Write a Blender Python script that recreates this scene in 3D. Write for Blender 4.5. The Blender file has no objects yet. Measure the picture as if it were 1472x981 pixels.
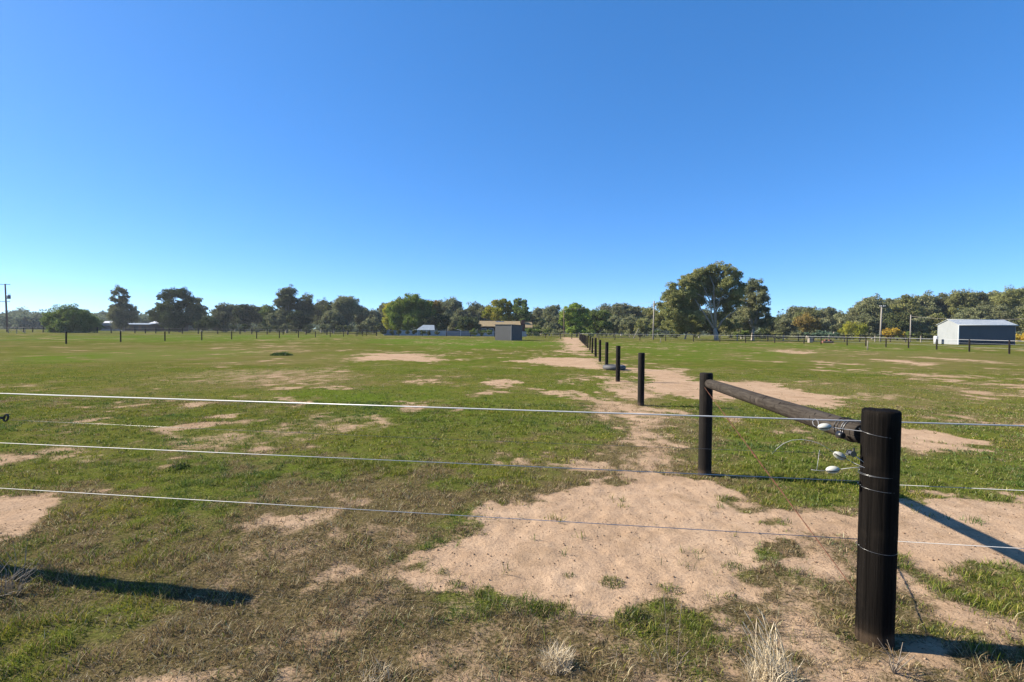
import bpy, math, random
import numpy as np
from mathutils import Vector, Matrix, Euler

SC = bpy.context.scene
COL = SC.collection
RNG = np.random.default_rng(7)
random.seed(7)
PI = math.pi

# ------------------------------------------------------------------ camera
F, CX, CY = 718.0, 736.0, 490.5
H = 1.6
cam_d = bpy.data.cameras.new('camera')
cam = bpy.data.objects.new('camera', cam_d)
COL.objects.link(cam)
cam_d.sensor_width = 36.0
cam_d.lens = 36.0 * F / 1472.0
cam_d.clip_start = 0.05
cam_d.clip_end = 9000
CAMR = (Matrix.Rotation(math.radians(90 - 1.22), 3, 'X') @ Matrix.Rotation(math.radians(0.51), 3, 'Z'))
cam.matrix_world = Matrix.Translation((0, 0, H)) @ CAMR.to_4x4()
SC.camera = cam

def ray(px, py):
    return CAMR @ Vector(((px - CX) / F, -(py - CY) / F, -1.0))
def gnd(px, py):
    r = ray(px, py); t = -H / r.z
    return (r.x * t, r.y * t)
def at(px, py, Y):
    r = ray(px, py); t = Y / r.y
    return Vector((r.x * t, Y, H + r.z * t))
def xat(px, Y):
    return at(px, 480, Y).x

# ------------------------------------------------------------------ noise
def _hash(ix, iy, seed):
    h = (ix.astype(np.int64) * 374761393 + iy.astype(np.int64) * 668265263 + seed * 982451653) & 0xffffffff
    h = ((h ^ (h >> 13)) * 1274126177) & 0xffffffff
    return ((h ^ (h >> 16)) & 0xffffff) / float(0xffffff)
def vnoise(x, y, seed=0):
    ix = np.floor(x); iy = np.floor(y)
    fx = x - ix; fy = y - iy
    u = fx * fx * (3 - 2 * fx); v = fy * fy * (3 - 2 * fy)
    a = _hash(ix, iy, seed); b = _hash(ix + 1, iy, seed)
    c = _hash(ix, iy + 1, seed); d = _hash(ix + 1, iy + 1, seed)
    return (a * (1 - u) + b * u) * (1 - v) + (c * (1 - u) + d * u) * v
def fbm(x, y, freq, octs=4, seed=0):
    s = 0; a = 1; t = 0
    for o in range(octs):
        # rotate each octave a little so that no lattice direction shows
        c, sn = math.cos(0.6 + o), math.sin(0.6 + o)
        s = s + a * vnoise((x * c - y * sn) * freq + 17.3 * o, (x * sn + y * c) * freq - 9.1 * o, seed + o)
        t += a; a *= 0.55; freq *= 2.03
    return s / t
def sstep(a, b, x):
    t = np.clip((x - a) / (b - a), 0, 1)
    return t * t * (3 - 2 * t)

# ------------------------------------------------------------------ ground cover fields (world metres)
def poly_sd(pts, x, y):
    n = len(pts); inside = np.zeros(x.shape, bool); d2 = np.full(x.shape, 1e18)
    for i in range(n):
        x0, y0 = pts[i]; x1, y1 = pts[(i + 1) % n]
        ex, ey = x1 - x0, y1 - y0
        t = np.clip(((x - x0) * ex + (y - y0) * ey) / (ex * ex + ey * ey + 1e-12), 0, 1)
        d2 = np.minimum(d2, (x - x0 - t * ex) ** 2 + (y - y0 - t * ey) ** 2)
        cond = ((y0 > y) != (y1 > y))
        with np.errstate(divide='ignore', invalid='ignore'):
            xi = (x1 - x0) * (y - y0) / (y1 - y0 + 1e-12) + x0
        inside ^= cond & (x < xi)
    d = np.sqrt(d2)
    return np.where(inside, d, -d)
def P(*pp):
    return [gnd(*p) for p in pp]
# bare-soil patches: (outline, edge softness in metres, strength)
DIRT = [
 (P((650,830),(630,800),(655,778),(690,745),(760,726),(835,708),(880,692),(900,682),(930,672),(960,678),(985,684),(1030,692),(1052,712),(1062,745),(1130,748),(1240,740),(1240,768),(1180,775),(1120,772),(1095,800),(1090,850),(1078,885),(1010,905),(960,880),(880,885),(820,872),(740,862),(660,850),(600,835)), .15, 1.0),
 (P((1130,742),(1240,736),(1300,714),(1400,716),(1560,722),(1580,850),(1472,832),(1380,826),(1330,812),(1270,800),(1180,775)), .16, 1.0),
 (P((1300,835),(1330,850),(1300,905),(1285,950),(1330,960),(1400,935),(1500,965),(1560,930),(1472,905),(1380,880),(1340,905)), .12, .75),
 (P((925,533),(960,534),(1000,547),(1090,549),(1165,548),(1175,552),(1110,556),(1170,566),(1240,590),(1190,590),(1110,572),(1050,571),(1005,573),(955,562)), .3, .95),
 (P((1200,606),(1280,612),(1340,620),(1405,632),(1425,646),(1350,648),(1290,640),(1240,628)), .25, 1.0),
 (P((-60,735),(-10,722),(60,712),(135,706),(120,722),(60,736),(45,755),(20,770),(-60,790)), .16, 1.0),
 (P((735,519),(790,514),(860,515),(872,522),(862,530),(800,526),(770,521)), .45, .9),
 (P((808,485),(834,486),(842,500),(838,512),(812,508),(818,498),(806,492)), .7, .9),
 (P((512,514),(545,509),(600,509),(628,513),(612,519),(560,519),(505,522),(492,521)), .6, .85),
 (P((694,550),(716,546),(745,549),(738,555),(705,556)), .35, .95),
 (P((785,550),(815,546),(845,547),(835,552),(800,553)), .35, .9),
 (P((555,551),(590,549),(640,549),(640,553),(600,554)), .35, .75),
 (P((240,545),(320,536),(400,533),(490,539),(492,545),(420,549),(300,547)), 1.0, .36),
 (P((1095,503),(1135,503),(1170,506),(1200,508),(1150,509),(1110,505)), .5, .6),
 (P((1248,517),(1290,517),(1330,523),(1332,526),(1290,521)), .4, .8),
 (P((1290,513),(1330,513),(1420,519),(1472,523),(1430,522),(1350,516)), .4, .6),
 (P((855,540),(900,545),(935,560),(948,585),(958,605),(905,605),(880,592),(905,575),(880,558)), .4, .60),
 (P((260,628),(330,622),(420,618),(440,632),(400,655),(350,650),(300,640)), .3, .36),
 (P((470,600),(540,597),(560,612),(520,625),(490,615)), .3, .40),
 (P((1180,560),(1300,566),(1400,575),(1360,584),(1250,575)), .6, .40),
 (P((880,523),(905,528),(960,532),(940,537),(900,533)), .6, .7),
 (P((120,607),(160,604),(165,610),(130,612)), .2, .9),
 (P((60,640),(110,632),(160,655),(120,672),(70,660)), .2, .36),
 (P((560,850),(700,850),(880,885),(1010,925),(1120,930),(1190,990),(1330,990),(1330,1150),(450,1150),(500,930)), .2, .30),
 (P((330,790),(450,760),(600,760),(600,830),(560,870),(450,950),(300,900)), .2, .30),
 (P((1090,780),(1240,790),(1300,940),(1420,1000),(1420,1100),(1150,1100),(1100,960),(1075,890)), .15, .52),
 (P((890,600),(945,600),(962,640),(1000,685),(900,700),(870,680),(905,640)), .2, .62),
 (P((1040,700),(1140,740),(1240,745),(1240,870),(1180,930),(1110,860),(1120,780)), .15, .42),
]
DRY = [
 (P((880,540),(940,560),(960,600),(1000,650),(1060,700),(1000,700),(830,710),(740,735),(690,720),(830,690),(880,640),(870,600),(890,570)), .3, .75),
 (P((380,735),(470,705),(560,690),(640,690),(700,715),(650,760),(600,820),(700,845),(820,858),(900,866),(1010,885),(1120,880),(1240,930),(1330,985),(1300,1100),(200,1100),(260,900),(300,800)), .35, .95),
 (P((1040,690),(1130,735),(1240,740),(1240,860),(1200,930),(1120,900),(1130,800),(1100,740)), .2, .55),
 (P((-100,700),(150,700),(330,770),(380,850),(200,880),(-100,860)), .35, .55),
 (P((200,545),(300,532),(500,535),(640,545),(600,560),(300,560)), 1.5, .5),
 (P((1100,500),(1472,512),(1472,530),(1240,530),(1100,512)), 2.5, .45),
 (P((1000,545),(1472,555),(1472,640),(1300,650),(1190,600)), .8, .35),
 (P((0,497),(400,497),(560,505),(500,530),(200,530),(0,520)), 3.0, .4),
]
LUSH = [
 (P((40,513),(110,508),(230,503),(350,506),(330,513),(180,517),(90,519)), 1.2, 1.0),
 (P((540,487),(700,489),(840,493),(800,500),(620,503),(560,495)), 2.5, .9),
 (P((860,493),(1100,493),(1350,500),(1300,512),(1000,520),(880,505)), 3.0, .6),
 (P((0,484),(200,482),(480,482),(480,490),(200,492),(0,490)), 4.0, .7),
 (P((400,563),(640,565),(800,590),(830,610),(560,600)), .9, .6),
 (P((1020,600),(1240,650),(1240,720),(1080,700),(1010,660),(960,600)), .3, .8),
 (P((300,650),(600,655),(640,690),(430,710),(300,690)), .3, .6),
 (P((-80,865),(120,875),(260,920),(420,960),(560,985),(500,1150),(-150,1150)), .2, .8),
 (P((60,740),(200,730),(330,735),(360,760),(200,790),(90,800)), .2, .7),
 (P((1300,820),(1440,830),(1472,870),(1400,890),(1310,870)), .12, .5),
]
def field(polys, x, y, seed, nf):
    d = np.hypot(x, y)
    out = np.zeros(x.shape)
    # noise whose grain grows with the patch size, sampled in metres
    n1 = fbm(x, y, 2.6, 4, seed) - .5; n0 = fbm(x, y, 11.0, 3, seed + 5)
    n2 = fbm(x, y, .55, 4, seed + 40) - .5
    n3 = fbm(x, y, .12, 3, seed + 80) - .5
    for pts, soft, st in polys:
        px = [p[0] for p in pts]; py = [p[1] for p in pts]
        m = 4 * soft
        sel = (x > min(px) - m) & (x < max(px) + m) & (y > min(py) - m) & (y < max(py) + m)
        if not sel.any(): continue
        xs, ys = x[sel], y[sel]
        w = n1 if soft < .3 else (n1 * .5 + n2 if soft < 1.0 else n2 * .7 + n3)
        s = poly_sd(pts, xs, ys) / soft + w[sel] * nf + (n0[sel] - .5) * 2.2
        out[sel] = np.maximum(out[sel], sstep(-1.5, 1.5, s) * st)
    return out
def cover(x, y):
    """bare soil, dryness and lushness of the ground at each point, 0..1"""
    m1 = fbm(x, y, .8, 4, 301); m2 = fbm(x, y, 4.0, 3, 302); m3 = fbm(x, y, .16, 3, 303)
    D = field(DIRT, x, y, 11, 6.0)
    D = np.clip(D + (D > .02) * (m2 - .5) * 1.0 * (1 - np.abs(2 * D - 1)), 0, 1)
    # small thin spots everywhere in the paddock
    spots = sstep(.62, .76, m1 * .5 + m2 * .3 + m3 * .3 + (fbm(x, y, 1.7, 2, 77) - .5) * .35)
    D = np.maximum(D, spots * .62)
    R = np.clip(field(DRY, x, y, 23, 6.0) + sstep(.46, .68, m1 * .5 + m2 * .35 + m3 * .15) * .75, 0, 1)
    L = np.clip(field(LUSH, x, y, 35, 5.0) * (1 - R * .7) + sstep(.52, .8, fbm(x, y, .35, 4, 404)) * .4 * sstep(3.5, 6, np.hypot(x, y)), 0, 1)
    return D, R, L
def gheight(x, y):
    d = np.hypot(x, y)
    h = (fbm(x, y, .35, 3, 501) - .5) * .05 * sstep(3, 12, d)
    h = h + (fbm(x, y, 3.5, 3, 502) - .5) * .020
    h = h + (fbm(x, y, 14., 3, 503) - .5) * .020 * (1 - sstep(8, 20, d))
    return h * (1 - sstep(150, 300, d))

# ------------------------------------------------------------------ node helpers
def new_mat(name):
    m = bpy.data.materials.new(name); m.use_nodes = True
    nt = m.node_tree
    for n in list(nt.nodes): nt.nodes.remove(n)
    out = nt.nodes.new('ShaderNodeOutputMaterial')
    return m, nt, out
def N(nt, t, **kw):
    n = nt.nodes.new(t)
    for k, v in kw.items():
        if k in ('inputs',):
            for a, b in v.items(): n.inputs[a].default_value = b
        else: setattr(n, k, v)
    return n
def mixc(nt, fac, a, b, blend='MIX'):
    n = nt.nodes.new('ShaderNodeMix'); n.data_type = 'RGBA'; n.blend_type = blend
    for sock, v in ((n.inputs[0], fac), (n.inputs[6], a), (n.inputs[7], b)):
        if hasattr(v, 'is_linked') or isinstance(v, bpy.types.NodeSocket): nt.links.new(v, sock)
        elif isinstance(v, (int, float)): sock.default_value = v
        else: sock.default_value = (*v, 1) if len(v) == 3 else v
    return n.outputs[2]
def ramp(nt, v, stops):
    n = nt.nodes.new('ShaderNodeValToRGB'); cr = n.color_ramp
    while len(cr.elements) > 1: cr.elements.remove(cr.elements[-1])
    for i, (p, c) in enumerate(stops):
        e = cr.elements[0] if i == 0 else cr.elements.new(p)
        e.position = p; e.color = (c, c, c, 1) if isinstance(c, (int, float)) else (*c, 1)
    nt.links.new(v, n.inputs[0]); return n.outputs[0]
def noise(nt, scale, detail=4, rough=.6, vec=None, dist=0):
    n = nt.nodes.new('ShaderNodeTexNoise')
    n.inputs['Scale'].default_value = scale; n.inputs['Detail'].default_value = detail
    n.inputs['Roughness'].default_value = rough; n.inputs['Distortion'].default_value = dist
    if vec is not None: nt.links.new(vec, n.inputs['Vector'])
    return n.outputs['Fac']
def mapping(nt, vec, sc):
    n = nt.nodes.new('ShaderNodeMapping'); n.inputs['Scale'].default_value = sc
    nt.links.new(vec, n.inputs['Vector']); return n.outputs[0]
def coords(nt, which='Object'):
    return nt.nodes.new('ShaderNodeTexCoord').outputs[which]
def principled(nt, out, col, rough=.8, metal=0, bump=None, bump_d=.01, bump_s=.5, spec=None):
    b = nt.nodes.new('ShaderNodeBsdfPrincipled')
    if isinstance(col, bpy.types.NodeSocket): nt.links.new(col, b.inputs['Base Color'])
    else: b.inputs['Base Color'].default_value = (*col, 1)
    if isinstance(rough, bpy.types.NodeSocket): nt.links.new(rough, b.inputs['Roughness'])
    else: b.inputs['Roughness'].default_value = rough
    b.inputs['Metallic'].default_value = metal
    if spec is not None: b.inputs['Specular IOR Level'].default_value = spec
    if bump is not None:
        bn = nt.nodes.new('ShaderNodeBump'); bn.inputs['Distance'].default_value = bump_d
        bn.inputs['Strength'].default_value = bump_s
        nt.links.new(bump, bn.inputs['Height']); nt.links.new(bn.outputs[0], b.inputs['Normal'])
    nt.links.new(b.outputs[0], out.inputs['Surface'])
    return b
def simple(name, c0, c1, scale=3, rough=.8, metal=0, bump=.004, stretch=(1, 1, 1), spec=None):
    m, nt, out = new_mat(name)
    v = mapping(nt, coords(nt), stretch)
    f = noise(nt, scale, 6, .65, v)
    c = mixc(nt, ramp(nt, f, [(.3, 0.), (.7, 1.)]), c0, c1)
    principled(nt, out, c, rough, metal, f, bump, .6, spec)
    return m

# soil-and-turf material of the one ground sheet
def ground_material():
    m, nt, out = new_mat('paddock_ground')
    pos = coords(nt, 'Object')
    at_ = nt.nodes.new('ShaderNodeAttribute'); at_.attribute_name = 'cover'
    sep = nt.nodes.new('ShaderNodeSeparateColor'); nt.links.new(at_.outputs['Color'], sep.inputs[0])
    D, R, L = sep.outputs
    n_f = noise(nt, 45, 5, .7, pos); n_m = noise(nt, 7, 5, .65, pos); n_c = noise(nt, .9, 5, .6, pos); n_h = noise(nt, .11, 4, .6, pos)
    n_g = noise(nt, 2.2, 9, .78, pos)
    # turf seen between the blades: thatch and soil near, turf colour further out
    turf = mixc(nt, ramp(nt, n_m, [(.32, 0.), (.68, 1.)]), (.088, .116, .017), (.142, .168, .030))
    turf = mixc(nt, ramp(nt, n_c, [(.40, 0.), (.7, .8)]), turf, (.190, .165, .045))
    dark = mixc(nt, ramp(nt, n_g, [(.48, 0.), (.62, .75)]), turf, (.050, .075, .012))
    lush = mixc(nt, L, dark, mixc(nt, ramp(nt, n_m, [(.3, 0.), (.7, 1.)]), (.080, .138, .014), (.132, .205, .024)))
    dry = mixc(nt, ramp(nt, n_f, [(.35, 0.), (.65, 1.)]), (.18, .130, .062), (.32, .245, .130))
    rr = nt.nodes.new('ShaderNodeMath'); rr.operation = 'MULTIPLY'
    nt.links.new(R, rr.inputs[0]); nt.links.new(ramp(nt, n_g, [(.34, .25), (.62, 1.)]), rr.inputs[1])
    c = mixc(nt, rr.outputs[0], lush, dry)
    # where real blades stand the sheet itself is only thatch and earth
    thatch = mixc(nt, ramp(nt, n_f, [(.35, 0.), (.65, 1.)]), (.075, .060, .028), (.21, .160, .080))
    gth = mixc(nt, ramp(nt, n_f, [(.35, 0.), (.62, 1.)]), (.070, .098, .015), (.165, .210, .028))
    gw = nt.nodes.new('ShaderNodeMath'); gw.operation = 'MULTIPLY'
    nt.links.new(ramp(nt, R, [(.10, .9), (.65, .10)]), gw.inputs[0]); nt.links.new(ramp(nt, n_m, [(.35, .35), (.6, 1.)]), gw.inputs[1])
    thatch = mixc(nt, gw.outputs[0], thatch, gth)
    c = mixc(nt, at_.outputs['Alpha'], thatch, c)
    # bare soil
    soil = mixc(nt, ramp(nt, n_c, [(.3, 0.), (.7, 1.)]), (.50, .345, .222), (.62, .450, .305))
    soil = mixc(nt, ramp(nt, n_m, [(.40, 0.), (.72, .55)]), soil, (.42, .280, .172))
    soil = mixc(nt, ramp(nt, n_f, [(.52, 0.), (.70, .60)]), soil, (.22, .145, .092))
    vo = nt.nodes.new('ShaderNodeTexVoronoi'); vo.inputs['Scale'].default_value = 38; nt.links.new(pos, vo.inputs[0])
    soil = mixc(nt, ramp(nt, vo.outputs['Distance'], [(.10, .65), (.24, 0.)]), soil, (.15, .10, .065))
    soil = mixc(nt, ramp(nt, noise(nt, 2.3, 5, .6, pos, .6), [(.50, 0.), (.66, .45)]), soil, (.30, .205, .120))
    a = nt.nodes.new('ShaderNodeMath'); a.operation = 'MULTIPLY_ADD'
    nt.links.new(n_f, a.inputs[0]); a.inputs[1].default_value = 1.2; nt.links.new(D, a.inputs[2])
    b = nt.nodes.new('ShaderNodeMath'); b.operation = 'MULTIPLY_ADD'
    nt.links.new(n_m, b.inputs[0]); b.inputs[1].default_value = .9; nt.links.new(a.outputs[0], b.inputs[2])
    dm = ramp(nt, b.outputs[0], [(.0, 0.), (.999, 1.)])
    mr = nt.nodes.new('ShaderNodeMapRange'); mr.inputs['From Min'].default_value = 1.30; mr.inputs['From Max'].default_value = 1.68
    nt.links.new(b.outputs[0], mr.inputs['Value'])
    c = mixc(nt, mr.outputs[0], c, soil)
    # bump: clods and turf
    s1 = nt.nodes.new('ShaderNodeMath'); s1.operation = 'MULTIPLY_ADD'
    nt.links.new(n_m, s1.inputs[0]); s1.inputs[1].default_value = 1.6; nt.links.new(n_f, s1.inputs[2])
    s2 = nt.nodes.new('ShaderNodeMath'); s2.operation = 'MULTIPLY_ADD'
    nt.links.new(n_g, s2.inputs[0]); s2.inputs[1].default_value = 3.0; nt.links.new(s1.outputs[0], s2.inputs[2])
    bs = principled(nt, out, c, .95, 0, s2.outputs[0], .018, .45, .0)
    return m

def build_mesh(name, verts, faces_flat, loop_tot, mat, parent=None, smooth=False, color=None, attr='col'):
    """verts (n,3); faces_flat flat index array; loop_tot per-face corner counts"""
    me = bpy.data.meshes.new(name)
    verts = np.ascontiguousarray(verts, np.float32)
    me.vertices.add(len(verts)); me.vertices.foreach_set('co', verts.ravel())
    faces_flat = np.asarray(faces_flat, np.int32); loop_tot = np.asarray(loop_tot, np.int32)
    me.loops.add(len(faces_flat)); me.loops.foreach_set('vertex_index', faces_flat)
    me.polygons.add(len(loop_tot))
    st = np.concatenate(([0], np.cumsum(loop_tot)[:-1])).astype(np.int32)
    me.polygons.foreach_set('loop_start', st)
    if smooth: me.polygons.foreach_set('use_smooth', np.ones(len(loop_tot), bool))
    if color is not None:
        a = me.attributes.new(attr, 'FLOAT_COLOR', 'POINT')
        a.data.foreach_set('color', np.ascontiguousarray(color, np.float32).ravel())
    me.update(calc_edges=True)
    me.materials.append(mat)
    o = bpy.data.objects.new(name, me); COL.objects.link(o)
    if parent is not None: o.parent = parent
    return o

# mesh collector for ordinary solids
class MB:
    def __init__(s): s.v = []; s.f = []
    def add(s, vs, fs):
        b = len(s.v); s.v += [tuple(v) for v in vs]; s.f += [tuple(i + b for i in f) for f in fs]
        return s
    def tube(s, pts, rad, n=8, cap=True):
        pts = [Vector(p) for p in pts]; m = len(pts)
        if not hasattr(rad, '__len__'): rad = [rad] * m
        vs = []; up = None
        for i, p in enumerate(pts):
            t = (pts[min(i + 1, m - 1)] - pts[max(i - 1, 0)]).normalized()
            if up is None:
                up = Vector((0, 0, 1)) if abs(t.z) < .9 else Vector((1, 0, 0))
            a = t.cross(up).normalized(); b = t.cross(a).normalized(); up = -b if False else up
            for k in range(n):
                th = 2 * PI * k / n
                vs.append(p + (a * math.cos(th) + b * math.sin(th)) * rad[i])
        fs = []
        for i in range(m - 1):
            for k in range(n):
                k2 = (k + 1) % n
                fs.append((i * n + k, i * n + k2, (i + 1) * n + k2, (i + 1) * n + k))
        if cap:
            fs.append(tuple(range(n))[::-1]); fs.append(tuple((m - 1) * n + k for k in range(n)))
        return s.add(vs, fs)
    def box(s, c, d, rz=0, bev=0):
        c = Vector(c); x, y, z = d[0] / 2, d[1] / 2, d[2] / 2
        R = Matrix.Rotation(rz, 3, 'Z')
        vs = [c + R @ Vector((sx * x, sy * y, sz * z)) for sz in (-1, 1) for sy in (-1, 1) for sx in (-1, 1)]
        return s.add(vs, [(0, 2, 3, 1), (4, 5, 7, 6), (0, 1, 5, 4), (2, 6, 7, 3), (0, 4, 6, 2), (1, 3, 7, 5)])
    def prism(s, poly, z0, z1):
        n = len(poly)
        vs = [(x, y, z0) for x, y in poly] + [(x, y, z1) for x, y in poly]
        fs = [tuple(range(n))[::-1], tuple(range(n, 2 * n))] + [(i, (i + 1) % n, n + (i + 1) % n, n + i) for i in range(n)]
        return s.add(vs, fs)
    def build(s, name, mat, parent=None, smooth=False, origin=None):
        me = bpy.data.meshes.new(name)
        vs = s.v
        if origin is not None: vs = [tuple(Vector(v) - Vector(origin)) for v in vs]
        me.from_pydata(vs, [], s.f); me.update()
        me.materials.append(mat)
        if smooth:
            me.polygons.foreach_set('use_smooth', [len(p.vertices) <= 4 for p in me.polygons])
        o = bpy.data.objects.new(name, me); COL.objects.link(o)
        if origin is not None: o.location = origin
        if parent is not None: o.parent = parent
        return o
def tag(o, label=None, cat=None, group=None, kind=None):
    if label: o['label'] = label
    if cat: o['category'] = cat
    if group: o['group'] = group
    if kind: o['kind'] = kind
    return o
def empty(name, loc, label, cat, group=None):
    o = bpy.data.objects.new(name, None); COL.objects.link(o)
    o.location = loc; o.empty_display_size = .2
    return tag(o, label, cat, group)
def adopt(child, par):
    """parent while keeping world placement (parents here are never rotated)"""
    child.parent = par; child.location = Vector(child.location) - Vector(par.location)
    return child

# ------------------------------------------------------------------ ground sheet
def axis(step, c, lim):
    t = np.arange(0, math.asinh(lim / c) + step, step)
    return np.sinh(t) * c
GM = ground_material()
xp = axis(.0125, 2.2, 3000); xs = np.concatenate((-xp[::-1], xp[1:]))
yp = axis(.0090, 2.4, 3000); yn = axis(.12, 2.0, 400)
# shift so that the finest rows lie in the foreground
ys = np.concatenate((-yn[::-1], yp[1:]))
gx, gy = np.meshgrid(xs, ys)
fx, fy = gx.ravel(), gy.ravel()
near = (np.abs(fx) < 400) & (fy < 400) & (fy > -30)
Dm = np.zeros(fx.shape); Rm = np.full(fx.shape, .4); Lm = np.full(fx.shape, .3); Zm = np.zeros(fx.shape)
Dm[near], Rm[near], Lm[near] = cover(fx[near], fy[near]); Zm[near] = gheight(fx[near], fy[near])
# tiny clods where the soil is bare
ny, nx = gx.shape
idx = np.arange(ny * nx).reshape(ny, nx)
q = np.stack((idx[:-1, :-1], idx[:-1, 1:], idx[1:, 1:], idx[1:, :-1]), -1).reshape(-1)
g = build_mesh('ground', np.stack((fx, fy, Zm), 1), q, np.full(len(q) // 4, 4), GM, smooth=True,
               color=np.stack((Dm, Rm, Lm, sstep(3.5, 12, np.hypot(fx, fy)) * .8 + .2 * sstep(10, 20, np.hypot(fx, fy))), 1), attr='cover')
tag(g, kind='structure')

# ------------------------------------------------------------------ grass blades
def blade_material(name, transl=.35):
    m, nt, out = new_mat(name)
    a = nt.nodes.new('ShaderNodeAttribute'); a.attribute_name = 'col'
    d = nt.nodes.new('ShaderNodeBsdfDiffuse'); nt.links.new(a.outputs['Color'], d.inputs[0])
    t = nt.nodes.new('ShaderNodeBsdfTranslucent')
    nt.links.new(a.outputs['Color'], t.inputs[0])
    g = nt.nodes.new('ShaderNodeBsdfGlossy'); g.inputs['Roughness'].default_value = .45; g.inputs[0].default_value = (.9, .95, .9, 1)
    mx = nt.nodes.new('ShaderNodeMixShader'); mx.inputs[0].default_value = transl
    nt.links.new(d.outputs[0], mx.inputs[1]); nt.links.new(t.outputs[0], mx.inputs[2])
    m2 = nt.nodes.new('ShaderNodeMixShader'); m2.inputs[0].default_value = .012
    nt.links.new(mx.outputs[0], m2.inputs[1]); nt.links.new(g.outputs[0], m2.inputs[2])
    nt.links.new(m2.outputs[0], out.inputs['Surface'])
    return m
BM = blade_material('grass_blade')

def blades(x, y, hgt, wid, lean, col, z=None):
    """5-vertex bent blades -> verts, flat faces, counts, colours"""
    n = len(x)
    if z is None: z = gheight(x, y) - .003
    az = RNG.uniform(0, 2 * PI, n); bz = RNG.uniform(0, 2 * PI, n)
    wx, wy = np.cos(az) * wid / 2, np.sin(az) * wid / 2
    lx, ly = np.cos(bz) * lean * hgt, np.sin(bz) * lean * hgt
    up = np.sqrt(np.clip(1 - lean ** 2 * .6, .05, 1)) * hgt
    b = np.stack((x, y, z), 1)
    v = np.empty((n, 5, 3))
    W = np.stack((wx, wy, np.zeros(n)), 1); Ls = np.stack((lx, ly, np.zeros(n)), 1); U = np.stack((np.zeros(n), np.zeros(n), up), 1)
    v[:, 0] = b - W; v[:, 1] = b + W
    v[:, 2] = b + W * .8 + Ls * .35 + U * .6; v[:, 3] = b - W * .8 + Ls * .35 + U * .6
    v[:, 4] = b + Ls + U
    i = (np.arange(n) * 5)[:, None]
    f = np.concatenate((i + np.array([0, 1, 2, 3]), i + np.array([3, 2, 4])), 1)
    c = np.repeat(np.concatenate((col, np.ones((n, 1))), 1)[:, None, :], 5, 1)
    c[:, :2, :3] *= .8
    return v.reshape(-1, 3), f.ravel(), np.tile([4, 3], n), c.reshape(-1, 4)

GREENS = 1.32 * np.array([(.140, .185, .020), (.092, .138, .018), (.215, .230, .032), (.110, .150, .030), (.26, .25, .065)])
STRAW = 1.5 * np.array([(.36, .28, .14), (.24, .165, .08), (.46, .38, .22), (.14, .09, .05), (.32, .22, .12), (.09, .06, .035)])
def pick(pal, n):
    return pal[RNG.integers(0, len(pal), n)] * RNG.uniform(.75, 1.25, (n, 1))
def scatter(y0, y1, dens, kx=1.12):
    area = kx * (y1 ** 2 - y0 ** 2); n = int(area * dens)
    y = np.sqrt(RNG.uniform(y0 ** 2, y1 ** 2, n)); x = RNG.uniform(-kx, kx, n) * y
    return x, y
def clear_of_posts(x, y):
    return np.hypot(x - 1.9, y - 2.58) > .10
def make_grass(y0, y1, dens, hs, ws, seed):
    x, y = scatter(y0, y1, dens)
    D, R, L = cover(x, y)
    cl = fbm(x, y, 9.0, 3, 700); cl2 = fbm(x, y, 2.2, 3, 710)
    keep = RNG.random(len(x)) < np.clip(1.2 - 1.6 * D + (fbm(x, y, 7., 3, 740) - .5) * 1.2 * (D > .08), 0.0, 1) * sstep(.26, .60, cl * .65 + cl2 * .4) * 1.15
    # short tufts surviving on the bare soil
    tuft = (D > .5) & (cl > .74) & (cl2 > .5) & (RNG.random(len(x)) < .40)
    keep = (keep | tuft) & clear_of_posts(x, y)
    x, y, R, L, cl, cl2, D = x[keep], y[keep], R[keep], L[keep], cl[keep], cl2[keep], D[keep]
    n = len(x)
    pd = np.clip(R * 1.05 + (fbm(x, y, 5.0, 3, 720) - .5) * 1.3 + .02, .03, .95)
    isdry = RNG.random(n) < pd
    g_ = pick(GREENS, n); s_ = pick(STRAW, n)
    # patches of brighter and bluer green
    hue = fbm(x, y, 1.3, 3, 730)[:, None]
    g_ = g_ * (1 + (hue - .5) * np.array([1.5, .7, -.4])) * (1 - .12 * L[:, None])
    col = np.where(isdry[:, None], s_, g_)
    far_ = RNG.random(n) > sstep(.62 * y1, y1, y)
    h = hs * RNG.uniform(.45, 1.3, n) * (.45 + 1.1 * sstep(.4, .8, cl)) * (1 + .35 * L)
    lean = RNG.uniform(.25, .95, n); lean[isdry] = RNG.uniform(.6, .98, isdry.sum())
    w = ws * RNG.uniform(.7, 1.3, n); w[isdry] *= .75
    if y1 > 15:
        x, y, h, w, lean, col = x[far_], y[far_], h[far_], w[far_], lean[far_], col[far_]
    return blades(x, y, h, w, lean, np.clip(col, .01, .7))
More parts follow.
